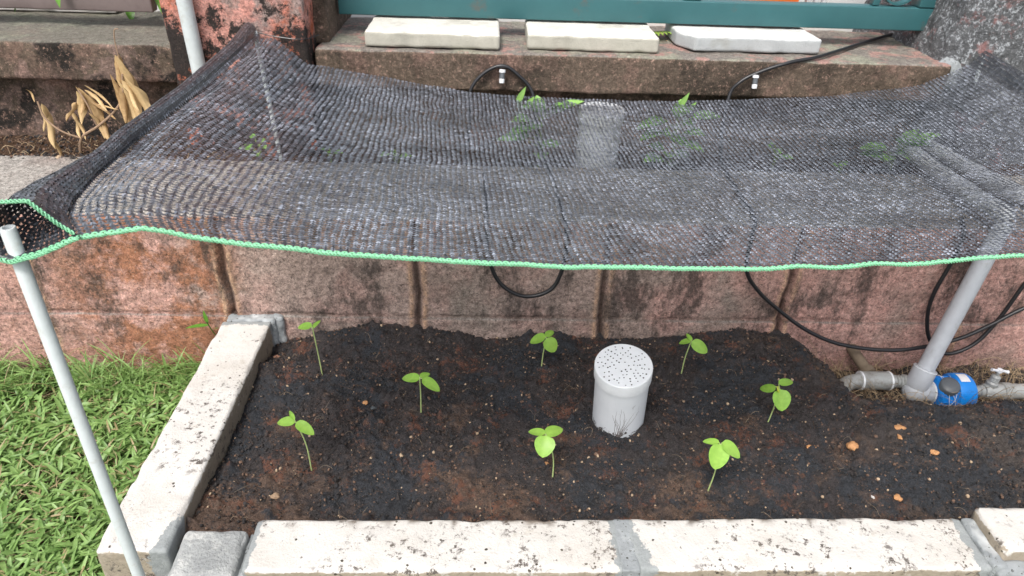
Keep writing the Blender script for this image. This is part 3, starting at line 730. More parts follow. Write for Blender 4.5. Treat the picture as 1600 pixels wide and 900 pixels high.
r = random.Random(4)
for (bx, by), tips, lab in PLS:
    t = thing('planter_plant', lab, 'plant', (bx, by, .2), 'plants in the planter strip')
    ms = MB(); ml = MB()
    top = max(q[1] for q in tips)
    ms.tube(curve([(bx, by, .19), (bx+.004, by, (.2+top)/2), (bx, by-.005, top-.03 if top > .25 else top)], 8), .0022, 6)
    for (tx, tz) in tips:
        big = top > .3
        for k_ in range(3 if big else 2):
            ex = tx+r.uniform(-.035, .035)*(1 if big else .5); ey = by-.01+r.uniform(-.05, .03)*(1 if big else .4); ez = tz+r.uniform(-.02, .012)*(1 if big else .4)
            ax, az = bx+(ex-bx)*.35, min(ez, top-.03 if big else ez)-.01
            ms.tube([(bx, by-.003, az-.02), (ax, by-.004, az)], .0012, 5)
            leaf(ml, (ax, by-.004, az), (ex, ey, ez), .036 if big else .018, .2, .3, (0, -.3, 1), .5, 8, r.random())
    if 'bushiest' in lab or 'broad' in lab:
        for (dx, dz) in ((0, .012), (.02, -.01)): leaf(ml, (tips[2][0]+dx-.018, by-.01, top-.022+dz*.5), (tips[2][0]+dx, by-.02, top+.012+dz), .014, .15, .05, (0, -1, .3), .4, 8, 1)
    build('stem', ms, STEM, t); build('foliage', ml, PLEAF, t)
# bright leaves peeping out under the gate
for lab, c, sgn in (('yellow green leaf under the gate between two slabs', (.19, .60, .475), 1), ('yellow green leaf tuft under the gate behind the grey slab', (.575, .62, .472), -1)):
    mb = MB(); 
    for k_ in range(5): leaf(mb, (c[0]+.02*(k_-2)*.3, c[1]+.05, c[2]), (c[0]+.012*(k_-2), c[1]-.03+.006*k_, c[2]+.012), .012, a_=k_/5)
    tag(build('weed', mb, m_leaf('lime_leaf', (.22, .40, .04), (.38, .55, .08), .3), loc=c), lab, 'weed')
# shrub behind the left board
t = thing('shrub', 'leafy green shrub behind the left railing board', 'shrub', (-1.4, .84, .46))
ml = MB(); ms = MB(); r = random.Random(9)
for i in range(150):
    x = r.uniform(-1.9, -1.0); y = r.uniform(.66, .88); z = r.uniform(.48, .85)
    a = r.uniform(0, 2*PI); L = r.uniform(.04, .07)
    leaf(ml, (x, y, z), (x+math.cos(a)*L*.6, y-abs(math.sin(a))*L*.7, z-r.uniform(.0, .8)*L), .022, .2, .3, a_=r.random()*.8)
leaf(ml, (-1.296, .575, .575), (-1.289, .548, .512), .020, .2, .1, (0, -1, .2), a_=1)
leaf(ml, (-1.09, .63, .56), (-1.07, .60, .49), .014, .2, .1, (0, -1, .2), a_=1)
for i in range(9):
    x = -1.85+i*.1; ms.tube(curve([(x, .86, .45), (x+.02, .8, .6), (x-.02, .76, .85)], 8), .004, 6)
build('branches', ms, m_simple('twig', (.10, .07, .04), .8), t); build('foliage', ml, GLEAF, t)

# dead plant
DRY = m_leaf('dry_leaf', (.36, .22, .10), (.60, .43, .22), .15, .6)
t = thing('dead_plant', 'dead plant with curled dry tan leaves left of the net', 'plant', (-1.22, .36, .20))
mb = MB()
mb.tube(curve([(-1.235, .36, .20), (-1.21, .345, .26), (-1.165, .345, .29), (-1.12, .35, .325), (-1.095, .355, .36), (-1.085, .36, .41)], 26), np.linspace(.0035, .002, 26), 7)
mb.tube(curve([(-1.21, .345, .26), (-1.25, .34, .28), (-1.28, .345, .31), (-1.287, .35, .345)], 14), .0022, 6)
mb.tube(curve([(-1.165, .345, .29), (-1.17, .34, .34), (-1.185, .345, .375)], 10), .002, 6)
mb.tube(curve([(-1.083, .36, .445), (-1.084, .362, .48), (-1.079, .362, .505), (-1.07, .362, .508)], 10), .0012, 6)
build('stem', mb, m_simple('dry_stem', (.30, .20, .13), .8), t)
DL = [((-1.089, .36, .452), (-1.062, .345, .275), .032), ((-1.085, .36, .452), (-1.09, .345, .30), .03), ((-1.078, .355, .41), (-1.036, .34, .298), .026),
      ((-1.098, .36, .40), (-1.075, .34, .29), .026), ((-1.10, .355, .36), (-1.083, .335, .262), .024), ((-1.187, .355, .378), (-1.148, .335, .262), .028), ((-1.19, .35, .372), (-1.20, .34, .295), .026),
      ((-1.18, .355, .372), (-1.128, .34, .33), .012), ((-1.18, .35, .35), (-1.115, .34, .31), .010), ((-1.165, .35, .33), (-1.135, .335, .255), .02), ((-1.286, .355, .337), (-1.272, .34, .235), .024),
      ((-1.22, .35, .32), (-1.205, .34, .262), .014), ((-1.28, .345, .26), (-1.262, .33, .178), .010), ((-1.20, .345, .345), (-1.225, .335, .305), .016), ((-1.292, .35, .345), (-1.302, .34, .372), .006)]
rl = random.Random(8)
DL += [(tuple(p+rl.uniform(-.012, .012) for p in a), (b[0]+rl.uniform(-.03, .02), b[1]+rl.uniform(-.02, .02), b[2]+rl.uniform(-.01, .04)), w_*rl.uniform(.5, .8)) for a, b, w_ in DL[:12]]
for a, b, w_ in DL:
    mb = MB(); a = np.array(a); b = np.array(b)
    # curled blade: a half-rolled tube of leaf
    n_, D = 14, b-a; s_ = np.cross(D, (0, 1, 0)); s_ /= np.linalg.norm(s_); N = np.cross(s_, D); N /= np.linalg.norm(N); V = np.zeros((n_+1, 9, 3)); ph = random.uniform(-.8, .8)
    for i in range(n_+1):
        u_ = i/n_; wd = w_*1.0*max(.06, math.sin(PI*u_**.8)**.7); tw = ph+random.uniform(-.1, .1)+u_*.9
        c = a+D*u_+N*.010*math.sin(u_*3+ph)
        for j in range(9):
            an = (j-4)/4*(1.6+.7*math.sin(u_*7+ph*3))
            rr = wd*(.40+.10*math.sin(j*2.1+u_*9+ph))
            x_, y_ = rr*math.sin(an), rr*(1-math.cos(an))*.8
            V[i, j] = c+s_*(x_*math.cos(tw)-y_*math.sin(tw))+N*(x_*math.sin(tw)+y_*math.cos(tw))
    mb.grid(V, 0, random.random()); build('leaf', mb, DRY, t)

# ------------------------------------------------------------------ lawn grass
def grass(name, n, xr, yr, Lr, Wr, seed, zb=-.15, ang=(12, 60)):
    r = np.random.default_rng(seed)
    nc = n//6; cx = r.uniform(*xr, nc); cy = r.uniform(*yr, nc)
    dens = fbm(P3(cx, cy), 9, 3, 77); keep = dens > -.30; cx, cy = cx[keep], cy[keep]; nc = len(cx)
    k = 6; bx = np.repeat(cx, k)+r.normal(0, .004, nc*k); by = np.repeat(cy, k)+r.normal(0, .004, nc*k); N = nc*k
    az = r.uniform(0, 2*PI, N); el = np.radians(r.uniform(*ang, N)); L = r.uniform(*Lr, N)*(.8+.5*np.repeat(r.random(nc), k)); W = r.uniform(*Wr, N)
    bend = r.uniform(.4, 1.5, N); m = 6
    rn = np.clip(np.repeat(r.random(nc), k)*.5+r.random(N)*.4, 0, .89); dry = r.random(N) < .13; rn[dry] = .95; W[dry] *= .45
    V = np.zeros((N, m, 3, 3)); px, py = bx.copy(), by.copy(); pz = np.full(N, zb)+r.uniform(0, .02, N)
    e = el.copy(); tw = r.normal(0, .5, N)
    for i in range(m):
        t = i/(m-1); wd = W*.5*(1-abs(2*t**.8-1)**2.2)*.95+W*.04; wd = wd*(1 if i < m-1 else .1)
        sx, sy = -np.sin(az), np.cos(az); sz = np.sin(tw)
        V[:, i, 0] = np.stack([px+sx*wd, py+sy*wd, pz+sz*wd*.7], 1); V[:, i, 1] = np.stack([px, py, pz-wd*.3], 1); V[:, i, 2] = np.stack([px-sx*wd, py-sy*wd, pz-sz*wd*.7], 1)
        ds = L/(m-1); px = px+np.cos(az)*np.cos(e)*ds; py = py+np.sin(az)*np.cos(e)*ds; pz = np.maximum(pz+np.sin(e)*ds, zb+.004); e = e-bend/(m-1)
    # keep blades out of the kerb and the wall
    ok = ~((V[:, :, :, 0].max((1, 2)) > -.812) & (V[:, :, :, 1].max((1, 2)) > -.63)) | (V[:, :, :, 1].max((1, 2)) < -.655)
    ok &= V[:, :, :, 1].max((1, 2)) < -.008
    V = V[ok]; rn = rn[ok]; N = len(V)
    base = np.arange(N)[:, None, None]*(m*3)
    q = np.array([[(i*3+j, (i+1)*3+j, (i+1)*3+j+1, i*3+j+1) for j in range(2)] for i in range(m-1)]).reshape(-1, 4)
    F4 = (base+q[None]).reshape(-1, 4)
    return tag(place(name, mesh_np(name, V.reshape(-1, 3), F4, [GRASS], {'rnd': np.repeat(rn, m*3)})), 'broad bladed lawn grass left of the kerb', kind='stuff')
GRASS = m_leaf('grass_blade', (.08, .18, .035), (.34, .50, .17), .3, .42, dry=(.38, .30, .16))
grass('grass', 27000, (-1.55, -.80), (-1.0, -.012), (.020, .044), (.0026, .0078), 1, ang=(5, 55))
grass('grass', 1500, (-1.5, -.84), (-.10, -.01), (.05, .10), (.0015, .0035), 2, ang=(25, 75))
grass('grass', 14000, (-2.5, -1.5), (-1.6, -.012), (.03, .06), (.006, .010), 3)
grass('grass', 16000, (-1.6, 2.2), (-1.7, -.64), (.03, .06), (.006, .010), 4)
# dead leaves and chips in the lawn
tag(fibres('dry_stems', 260, (-1.5, -.83), (-.95, -.02), lambda x, y: np.full(len(np.atleast_1d(x)), -.135), (.02, .07), .0008, [STRAW, STRAW], 15, .012, .1), 'dry stems lying in the lawn', kind='stuff')

# ------------------------------------------------------------------ vent tubes
def vent(label, base, top, rb=.0484, rc=.0512, group='white vent tubes', scratch=True):
    base = np.array(base, float); top = np.array(top, float); ax = top-base; H = np.linalg.norm(ax); ax /= H
    t = thing('vent_tube', label, 'vent tube', tuple(base), group)
    mb = MB(); mb.lathe([(rb, -.04), (rb, 0), (rb, H-.014)], base, ax, 64, capt=False)
    build('tube', mb, TUBE, t)
    mb = MB(); hc = .026
    mb.lathe([(rb+.0003, H-hc), (rc, H-hc), (rc, H-.0016), (rc-.0004, H-.0005), (rc-.0014, H)], base, ax, 64, capb=False)
    o = build('cap', mb, PVCW, t)
    up = np.array([0, 0, 1.]) if abs(ax[2]) < .9 else np.array([1., 0, 0]); u = np.cross(ax, up); u /= np.linalg.norm(u); v = np.cross(ax, u)
    mb = MB(); rr = random.Random(5); holes = []
    for ring, nn in ((.009, 5), (.016, 10), (.023, 15), (.030, 19), (.037, 22), (.0435, 22)):
        for q in range(nn):
            a = q*2*PI/nn+ring*90+rr.uniform(-.08, .08); R_ = ring+rr.uniform(-.002, .002)
            if rr.random() < .12: continue
            c = base+ax*(H+.0003)+u*R_*math.cos(a)+v*R_*math.sin(a); hr = rr.uniform(.0011, .0017)
            holes.append((c, hr))
    for c, hr in holes:   # flat dark discs: the shade inside the drilled holes, painted on the cap
        P_ = [c+hr*(math.cos(k*PI/3)*u+math.sin(k*PI/3)*v) for k in range(6)]
        mb.add(P_, [tuple(range(6))])
    build('drilled_holes', mb, m_simple('hole_dark', (.02, .02, .02), .9), t, smooth=False)
    return t, base, ax, u, v, H
mt = M('soiled_white_pvc', .38, .5); x, y, z = mt.pos()
c_ = mt.mix(mt.noise(30, 3), (.70, .73, .76), (.80, .82, .84))
dz = mt.rng(z, .0, .035); c_ = mt.mix(mt.math('MULTIPLY', mt.rng(mt.math('SUBTRACT', mt.noise(70, 5, .8), mt.math('MULTIPLY', dz, .3)), .50, .56), 1.), c_, (.05, .04, .035))
v_ = mt.scaled((1, 1, .12)); c_ = mt.mix(mt.rng(mt.noise(90, 4, .7, vec=v_), .64, .70, 0, .5), c_, (.25, .24, .22))
mt.color(c_); TUBE = mt.m
vt, b0, ax0, u0, v0, H0 = vent('white vent tube with drilled cap standing in the soil bed', (-.001, -.276, -.036), (-.012, -.305, .110))
# root marks stuck to the tube
mb = MB(); rr = random.Random(3)
th0 = math.atan2(np.dot(np.array([-.12, -1, 0]), v0), np.dot(np.array([-.12, -1, 0]), u0))
for k_ in range(13):
    p = []; a = th0+rr.uniform(-.10, .10); h = .002; da = rr.uniform(-.055, .055)+(.0); hh = rr.uniform(.25, .62)*H0/10
    for j in range(10):
        p.append(b0+ax0*h+(.0486)*(math.cos(a)*u0+math.sin(a)*v0)); h += hh; a += da; da *= .9; da += rr.uniform(-.035, .035)
    mb.tube(p, np.linspace(.00042, .00012, 10), 4, caps=False)
build('root_marks', mb, m_simple('root_mark', (.16, .135, .125), .9), vt)
vent('white vent tube behind the net in the rear planter', (.016, .375, .20), (.017, .372, .352), .0515, .0555)

# ------------------------------------------------------------------ poles
def pole(label, p0, p1, r, mat, hollow=True, cat='pole', grp='white poles holding the net'):
    mb = MB(); p0 = np.array(p0, float); p1 = np.array(p1, float); H = np.linalg.norm(p1-p0)
    mb.lathe([(r, 0), (r, H-.0008), (r*.93, H), (r*.62, H), (r*.6, H-.02)], p0, p1-p0, 24)
    tag(build('net_pole', mb, mat, loc=tuple(p0)), label, cat, grp)
pole('thin white pole on the lawn at the front left corner of the net', (-.687, -.712, -.165), (-.6915, -.700, .571), .0068, POLE)
pole('thin white pole rising to the raised rear left corner of the net', (-.763, .385, .18), (-.782, .390, .505), .0052, POLE)
pole('thin white pole whose tip pokes out at the rear right corner of the net', (.975, .47, .18), (.960, .462, .482), .0055, POLE)
pole('thick white plastic pole in front of the red pillar', (-.920, .384, .398), (-.945, .384, 1.7), .0168, POLE, grp=None)

# ------------------------------------------------------------------ shade net
FX = np.array([-.628, -.603, -.574, -.553, -.532, -.477, -.42, -.265, -.059, .051, .127, .244, .316, .366, .55, .74])
FY = np.array([-.704, -.701, -.697, -.695, -.692, -.686, -.679, -.660, -.636, -.622, -.613, -.599, -.590, -.585, -.555, -.525])
FZ = np.array([.563, .567, .571, .567, .560, .549, .538, .517, .499, .494, .492, .491, .493, .493, .497, .505])
BX = np.array([-.780, -.760, -.672, -.498, -.289, -.045, .263, .572, .783, .865, .925, .962])
BY = np.array([.400, .398, .385, .385, .385, .385, .385, .385, .395, .41, .43, .455])
BZ = np.array([.505, .492, .438, .411, .379, .370, .373, .393, .421, .454, .476, .487])
WID = 1.42; PIT = .0075; NB = 138
sF = (FX-FX[0])/(FX[-1]-FX[0]); sB = (BX-BX[0])/(BX[-1]-BX[0])
HEMF = np.array([(-.624, -.710, .567), (-.639, -.712, .561), (-.665, -.712, .549), (-.691, -.712, .542), (-.709, -.712, .547), (-.716, -.710, .560), (-.714, -.707, .585), (-.694, -.706, .599), (-.661, -.706, .601), (-.653, -.706, .592), (-.641, -.706, .578), (-.630, -.706, .569)])
hs_ = np.concatenate([[0], np.cumsum(np.linalg.norm(np.diff(HEMF, axis=0), axis=1))]); HW = hs_[-1]
HEMB = np.array([(-.780, .400, .503), (-.785, .400, .496), (-.792, .400, .491), (-.801, .400, .490), (-.810, .400, .495), (-.816, .400, .504), (-.816, .400, .516), (-.810, .400, .526), (-.799, .400, .531), (-.789, .400, .527), (-.782, .400, .518), (-.780, .400, .508)])
def off_out(v): return -.0*v
CV = np.array([0, .045, .09, .18, .30, .43, .61, .83, 1.]); CX = np.array([-.628, -.664, -.685, -.711, -.732, -.741, -.748, -.760, -.780])
def S(a, v):
    """net surface: a = metres along the width (negative = the folded hem), v = 0 front .. 1 back"""
    a = np.asarray(a, float); v = np.asarray(v, float)
    u = np.clip(a/WID, 0, 1)
    Fp = np.stack([np.interp(u, sF, FX), np.interp(u, sF, FY), np.interp(u, sF, FZ)], -1)
    Bp = np.stack([np.interp(u, sB, BX), np.interp(u, sB, BY), np.interp(u, sB, BZ)], -1)
    P = Fp*(1-v[..., None])+Bp*v[..., None]
    sh = 4*v*(1-v)
    q = P.reshape(-1, 3); n1 = vn(q*np.array([1, .5, 1]), 5, 91).reshape(v.shape); n2 = vn(q*np.array([1.6, .6, 1]), 14, 92).reshape(v.shape)
    P[..., 2] -= sh*.030*np.sin(PI*np.clip(u, 0, 1))**.5
    P[..., 2] += sh*(.008*n1)*sm(0, .05, u)+.0022*n2*sm(0, .03, u)
    # crease beside the rolled hem and the tent-like ridges to the poles
    P[..., 2] -= .018*np.exp(-((a-.010)/.013)**2)*(1-.3*v)*sm(.0, .3, v)
    P[..., 2] += .020*np.exp(-((a-.035-.05*(1-v))/.03)**2)*v**3*.4
    dl = np.hypot(P[..., 0]+.66, P[..., 1]+.72); an_ = np.arctan2(P[..., 1]+.72, P[..., 0]+.66)
    P[..., 2] += .0018*np.sin(an_*17+1)*np.exp(-((dl-.12)/.09)**2)*sm(0, .04, a)*sm(0, .08, v)
    cx = np.interp(v, CV, CX)-(FX[0]+(BX[0]-FX[0])*v)
    P[..., 0] += cx*(1-sm(0, .30, a))
    # bulge where the grey riser pushes the net up
    P[..., 2] += .020*np.exp(-(((P[..., 0]-.50)/.12)**2+((P[..., 1]+.40)/.10)**2))
    h = np.clip(-a, 0, HW)
    Hf = np.stack([np.interp(h, hs_, HEMF[:, k]) for k in range(3)], -1); Hb = np.stack([np.interp(h, hs_, HEMB[:, k]) for k in range(3)], -1)
    w_ = (np.clip(v/.22, 0, 1)**.5)[..., None]
    crF = HEMF[0]; crB = HEMB[0]
    off = (Hf-crF)*(1-w_)+(Hb-crB)*w_*(.50+.38*v[..., None])
    lineP = crF*(1-v[..., None])+crB*v[..., None]; lineP[..., 2] -= sh*.012+.0100*(1-.3*v)*sm(.0, .3, v); lineP[..., 0] += cx*.94+off_out(v)
    Hp = lineP+off+np.stack([0*v, 0*v, .0018*n2], -1)
    right = sm(WID-.05, WID, a)
    P[..., 2] += .018*right*np.sin(np.clip((a-WID+.05)/.05, 0, 1)*PI)
    return np.where((a < 0)[..., None], Hp, P)
nA0 = -int(HW/PIT); nA1 = int(WID/PIT)
ii, jj = np.meshgrid(np.arange(nA0, nA1), np.arange(NB), indexing='ij'); ii = ii.ravel(); jj = jj.ravel(); NC = len(ii)
def strand(path, wd, hgt, jit, seed):
    """path: list of (x, y) in the cell; returns verts, faces of a slightly roofed flat yarn in every cell"""
    r = np.random.default_rng(seed); m = len(path)
    pa = np.array(path); jx = r.normal(0, jit, (NC, m)); jy = r.normal(0, jit, (NC, m))
    if jit < 0: jx *= 0
    # warps shared by neighbouring cells so that rows wander
    T = np.gradient(pa, axis=0); T /= np.linalg.norm(T, axis=1)[:, None]; Nn = np.stack([-T[:, 1], T[:, 0]], 1)
    W = wd*(1+r.normal(0, .20, (NC, 1)))*np.where(ii < 0, 1.75, 1.)[:, None]*np.where(ii > nA1-7, 1.6, 1.)[:, None]; Hh = hgt*.6+r.normal(0, .00010, (NC, m))
    out = np.zeros((NC, m, 3, 3)); tilt = r.normal(0, .00022, (NC, 1))
    for k, (sgn, up) in enumerate(((-1, 0), (0, .00026), (1, 0))):
        x = pa[None, :, 0]+jx+Nn[None, :, 0]*W*sgn*.5; y = pa[None, :, 1]+jy+Nn[None, :, 1]*W*sgn*.5
        gx = ii[:, None]+x; gy = jj[:, None]+y; gp = P3(gx, gy)
        w1_ = (vn(gp, 1/9., 201)*.32+vn(gp, 1/1.7, 203)*.10).reshape(gx.shape)*np.clip(gx/4, 0, 1)*(gx > 0); w2_ = (vn(gp, 1/11., 202)*.45+vn(gp, 1/1.9, 204)*.12).reshape(gx.shape)*np.clip(gy/5, 0, 1)
        A = (gx+w1_)*PIT; Vv = np.clip((gy+w2_)/NB, 0, 1)
        P = S(A, Vv); P[..., 2] += Hh+up+tilt*sgn
        out[:, :, k] = P
    q = np.array([[(i*3+j, (i+1)*3+j, (i+1)*3+j+1, i*3+j+1) for j in range(2)] for i in range(m-1)]).reshape(-1, 4)
    glint = np.repeat(GLINT[seed-1]*(.22+.85*(RC if seed in (2, 3) else r.random(NC)**1.6))*(.75+.5*r.random(NC))*np.where(ii < 0, .45, 1.)*np.where(jj < 3, .55, 1.)*np.where(ii > nA1-7, .30, 1.)*LF, m*3)  # strength of the painted highlights per strand, weaker on hem and borders
    return out.reshape(-1, 3), (np.arange(NC)[:, None, None]*(m*3)+q[None]).reshape(-1, 4), glint
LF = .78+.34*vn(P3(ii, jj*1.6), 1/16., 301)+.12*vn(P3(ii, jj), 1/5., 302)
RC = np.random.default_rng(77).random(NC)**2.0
GLINT = (.34, 1., .62, .02)
parts = [strand([(-.04, .0), (.5, .02), (1.04, .0)], .30, .0005, .015, 1),
         strand([(.10, .06), (.18, .42), (.36, .86)], .255, .0004, .035, 2),
         strand([(.68, .06), (.58, .42), (.42, .86)], .255, .0, .035, 3),
         strand([(.38, -.1), (.36, .5), (.40, 1.1)], .22, -.0002, .012, 4)]
V = []; Fq = []; o_ = 0
TN = []
for v_, f_, t_ in parts: TN.append(t_); V.append(v_); Fq.append(f_+o_); o_ += len(v_)
mn = M('black_net_yarn', .30, .6); mn.color(mn.mix(mn.attr('glint'), (.010, .011, .014), (.45, .485, .565)))  # pale end paints sky highlights into the colour of the black yarn
net = thing('shade_net', 'black knitted shade net with pale green edge stretched over the bed', 'shade net', (.15, -.15, .5))
V = np.concatenate(V)
place('mesh_cloth', mesh_np('mesh_cloth', V-ORG[net.name], np.concatenate(Fq), [mn.m], {'glint': np.concatenate(TN)}), net)
# green crocheted front edge
mb = MB(); aa = np.arange(nA0*PIT, WID, PIT/6); e0 = S(aa, np.zeros_like(aa))
seg = np.gradient(e0, axis=0); seg /= np.linalg.norm(seg, axis=1)[:, None]
B_ = S(aa, np.full_like(aa, .02))-e0; B_ /= np.linalg.norm(B_, axis=1)[:, None]; Nn = np.cross(seg, B_)
wob = .0008*vn(P3(aa, aa*0), 200, 3)[:, None]
for ph in (0, PI):
    th = aa/PIT*2*PI+ph
    mb.tube(e0+B_*(-.0006+.0013*np.cos(th)[:, None]+wob)+Nn*(.0013*np.sin(th)[:, None]),   .00095*(1+.35*np.sin(th*1.0+1)), 5)
th = aa/PIT*PI*2
mb.tube(e0+B_*(.0035+.0025*np.cos(th)[:, None]+wob)+seg*(.0014*np.sin(2*th)[:, None])+Nn*.001, .0009, 5)
build('green_edge', mb, m_simple('green_thread', (.23, .56, .33), .6, var=.4, sc=500), net)
# thin tie wire to the pillar
mb = MB(); mb.tube(curve([(-.785, .398, .502), (-.74, .400, .492), (-.68, .402, .487), (-.655, .46, .485)], 12), .0011, 5)
tag(build('tie_wire', mb, BLACKR, loc=(-.785, .398, .50)), 'thin black wire tying the net corner to the red pillar', 'wire')

# ------------------------------------------------------------------ pipes, blue valve, tap
wp = thing('water_pipe', 'grey water pipe with elbow, blue valve and white tap by the wall', 'pipe', (.72, -.12, -.14))
E0 = np.array([.684, -.112, -.106])
top = np.array([.795, -.022, .268])
mb = MB(); mb.tube(curve([E0+(top-E0)*.10, E0+(top-E0)*.5, top], 12), .0178, 28); build('riser', mb, PVCG, wp)
dr = (top-E0)/np.linalg.norm(top-E0)
mb = MB()
mb.lathe([(.0225, .010), (.0240, .014), (.0240, .054), (.0236, .058), (.0185, .0585)], E0, dr, 32)
for k_ in range(1): mb.grid(blobm(E0, (.0246, .0246, .0246), 1, 0., 16), cv=True)
mb.lathe([(.0235, 0.0), (.0235, .030), (.0225, .031), (.0225, .040), (.018, .041)], E0, (1, -.06, 0), 32)
build('elbow', mb, PVCG, wp)
for k_ in range(2):
    mb = MB(); mb.lathe([(.0225, 0), (.0246, .001), (.0246, .0025), (.0225, .003)], E0+dr*(.054+0*k_) if k_ == 0 else E0+np.array([.036, -.002, 0]), dr if k_ == 0 else (1, -.06, 0), 32); build('collar', mb, PVCW, wp)
VX = E0+np.array([.040, -.003, .0])
mb = MB(); A_ = (1, .0, 0)
mb.lathe([(.026, 0), (.033, .003), (.034, .034), (.036, .036), (.0415, .038), (.0425, .042), (.0425, .070), (.040, .075), (.034, .080), (.016, .082)], VX, A_, 40)
for k_ in range(12):
    an = k_*PI/6; mb.tube([VX+np.array([.006, math.cos(an)*.0335, math.sin(an)*.0335]), VX+np.array([.034, math.cos(an)*.0345, math.sin(an)*.0345])], .0016, 5)
vb = build('valve_body', mb, BLUE, wp)
mb = MB(); mb.lathe([(.020, 0), (.020, .012), (.017, .015), (.006, .016)], VX+np.array([.020, -.014, .024]), (-.15, -.45, 1), 28); build('valve_cap', mb, CAPD, vb)
mb = MB(); c = VX+np.array([.055, 0, 0])
Vv = np.zeros((8, 4, 3))
for i in range(8):
    an = 1.25+i*.085
    for j in range(4): Vv[i, j] = c+np.array([-.012+j*.007, -math.cos(an)*.0435, math.sin(an)*.0435])
mb.grid(Vv[::-1]); build('label', mb, m_simple('paper_label', (.78, .76, .76), .6, var=.15, sc=400), vb)
mb = MB(); mb.grid(blobm(c+np.array([.0, -.0415, -.007]), (.0045, .003, .0065), 1, .0, 10), cv=True); build('button', mb, WHITEP, vb)
mb = MB()
for q in range(3):
    p = [VX+np.array([.018+.012*math.sin(k*.55+q*1.7)+.004*q, -math.cos(k*.33-.3)*.038, math.sin(k*.33-.3)*.038]) for k in range(12)]
    mb.tube(curve(p, 40), .0006, 5)
mb.tube(curve([VX+np.array([.018, -.034, -.012]), VX+np.array([.0, -.045, -.028]), VX+np.array([-.02, -.05, -.036]), VX+np.array([-.012, -.06, -.045])], 12), .0006, 5)
build('tie_cord', mb, WHITEP, vb)
NX = VX+np.array([.082, .0, .004])
mb = MB(); mb.lathe([(.0115, 0), (.0115, .020), (.0135, .021), (.0135, .030), (.0115, .031)], NX, A_, 24); build('nipple', mb, GALV, wp)
TX = NX+np.array([.031, 0, 0])
mb = MB(); mb.lathe([(.0150, 0), (.0165, .002), (.0165, .040), (.0195, .042), (.0195, .060), (.0175, .062)], TX, A_, 28)
for k_ in range(4): mb.tube([TX+np.array([.0+.006*k_, -.0165, .0]), TX+np.array([.003+.006*k_, -.0165, .003])], .0012, 4)
build('tee', mb, GALV, wp)
mb = MB(); mb.lathe([(.0172, 0), (.0172, 1.4)], TX+np.array([.062, 0, 0]), A_, 28); build('supply_pipe', mb, GALV, wp)
mb = MB(); c = TX+np.array([.016, .004, .012]); 
mb.lathe([(.0125, 0), (.0125, .010), (.0098, .012), (.0088, .014), (.0098, .016), (.0088, .018), (.0098, .020), (.0088, .022), (.0098, .024), (.0085, .028), (.004, .030), (.004, .040)], c, (.06, 0, 1), 20); tp = build('tap', mb, GALV, wp)
mb = MB(); c = c+np.array([.003, 0, .042]); mb.tube([c+np.array([-.019, 0, .003]), c+np.array([-.010, 0, .001]), c, c+np.array([.010, 0, -.001]), c+np.array([.019, -.001, -.003])], [.0036, .0026, .0048, .0026, .0042], 10)
mb.lathe([(.0055, -.003), (.0055, .004)], c, (0, 0, 1), 14); build('handle', mb, WHITEP, tp)
# pipes continuing over the ledge behind the net
mb = MB(); mb.tube(curve([top, top+np.array([-.004, .012, .012]), (.788, .03, .276), (.793, .20, .268), (.800, .36, .262), (.805, .43, .235), (.806, .44, .18)], 40), .0190, 24); build('ledge_pipe', mb, PVCL, wp)
q_ = thing('water_pipe', 'second grey pipe lying across the ledge to the right behind the net', 'pipe', (.91, .3, .24))
mb = MB(); mb.tube(curve([(.868, .47, .17), (.868, .46, .24), (.868, .40, .262), (.882, .26, .265), (.90, .15, .266), (.94, .10, .262), (1.02, .09, .26), (1.6, .09, .26)], 50), .0190, 24); build('pipe', mb, PVCL, q_)
# old broken pipe at the left of the riser
q_ = thing('water_pipe', 'old weathered pipe with broken end coming out of the soil by the wall', 'pipe', (.57, -.09, -.12))
mb = MB(); mb.tube(curve([(.498, -.135, -.128), (.515, -.115, -.108), (.54, -.100, -.096), (.574, -.092, -.094)], 14), .0165, 24, caps=True); build('bend', mb, GALV, q_)
mb = MB(); mb.lathe([(.0180, 0), (.0205, .001), (.0205, .064), (.0180, .065)], (.570, -.092, -.094), (1, .0, 0), 28); build('sleeve', mb, GALV, q_)
for h0 in (-.002, .062):
    mb = MB(); mb.lathe([(.0208, h0), (.0214, h0+.001), (.0214, h0+.003), (.0208, h0+.004)], (.570, -.092, -.094), (1, 0, 0), 28); build('ring', mb, PVCW, q_)
mb = MB(); mb.lathe([(.013, .064), (.0165, .066), (.0165, .074), (.013, .075), (.012, .078), (.0145, .080), (.0145, .083), (.012, .085), (.0145, .087), (.0145, .090), (.012, .092), (.016, .095), (.016, .104), (.011, .106), (.011, .14)], (.570, -.092, -.094), (1, -.02, 0), 8)
build('coupling', mb, GALV, q_)
mb = MB(); mb.tube(curve([(.582, .004, -.068), (.588, -.03, -.078), (.596, -.06, -.088), (.600, -.085, -.092)], 10), .0125, 20); mb.lathe([(.0155, 0), (.0155, .014)], (.596, -.062, -.087), (.1, -.6, -.1), 20)
build('stub', mb, m_simple('rusty_stub', (.17, .13, .09), .8, var=.3), q_)

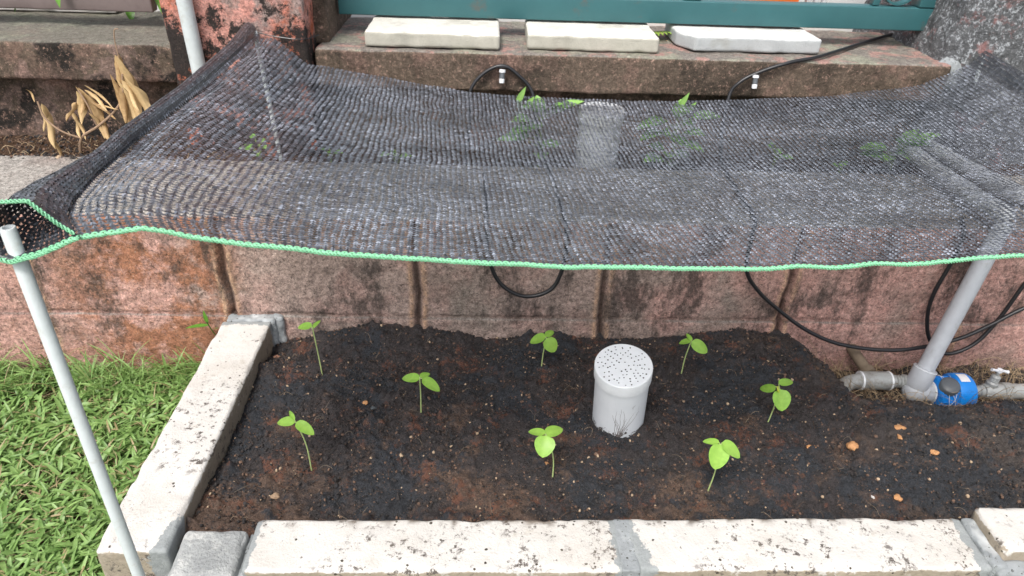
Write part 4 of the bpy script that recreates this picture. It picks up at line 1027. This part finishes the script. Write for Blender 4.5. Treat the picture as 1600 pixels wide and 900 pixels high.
# ------------------------------------------------------------------ black hoses
def hose(label, pts, n, cons=()):
    t = thing('irrigation_hose', label, 'hose', tuple(pts[0]), 'black irrigation hoses')
    mb = MB(); mb.tube(curve(pts, n), .0044, 10); build('hose', mb, BLACKR, t)
    for c, ax in cons:
        c = np.array(c); ax = np.array(ax, float); ax /= np.linalg.norm(ax)
        mb = MB(); mb.lathe([(.0035, 0), (.0075, .001), (.0075, .007), (.004, .008)], c, ax, 16); mb.lathe([(.004, .021), (.0066, .022), (.0060, .031), (.003, .032)], c, ax, 16); k_ = build('connector', mb, WHITEP, t)
        mb = MB(); mb.lathe([(.0062, .0082), (.0062, .0208)], c, ax, 16); build('sleeve', mb, CAPD, k_)
hose('black hose arching on the coping and hanging in a loop at the wall centre', [(-.31, .36, .19), (-.300, .395, .30), (-.298, .412, .373), (-.267, .42, .415), (-.222, .422, .434), (-.183, .42, .413), (-.146, .412, .367), (-.13, .36, .26), (-.11, .2, .246), (-.100, .02, .248), (-.095, -.014, .225), (-.093, -.017, .16), (-.115, -.02, .09), (-.172, -.022, .070), (-.225, -.020, .10), (-.252, -.017, .165), (-.255, -.012, .22), (-.258, .02, .248), (-.26, .2, .246), (-.27, .33, .19)], 170,
     [((-.222, .414, .428), (-.04, -.25, -1))])
hose('long black hose from under the gate, sagging along the wall to the right', [(.95, .78, .472), (.84, .71, .468), (.68, .57, .468), (.544, .45, .468), (.47, .422, .461), (.401, .419, .438), (.352, .416, .411), (.330, .41, .37), (.318, .35, .25), (.30, .15, .246), (.292, .01, .250), (.286, -.015, .22), (.291, -.017, .14), (.330, -.017, .085), (.391, -.018, .034), (.450, -.025, -.005), (.516, -.033, -.033), (.585, -.042, -.043), (.655, -.05, -.041), (.720, -.05, -.030), (.788, -.048, -.009), (.85, -.04, .022), (.915, -.033, .064), (1.05, -.03, .14), (1.2, -.03, .2)], 200,
     [((.385, .408, .432), (-.02, -.25, -1))])
hose('black hose loop hanging behind the grey riser at the far right', [(.735, .02, .250), (.728, -.014, .225), (.722, -.017, .158), (.712, -.018, .09), (.716, -.02, .035), (.735, -.024, -.02), (.765, -.03, -.055), (.80, -.034, -.060), (.845, -.032, -.03), (.875, -.028, .035), (.897, -.025, .123), (.93, -.02, .20), (.96, .0, .252)], 90)
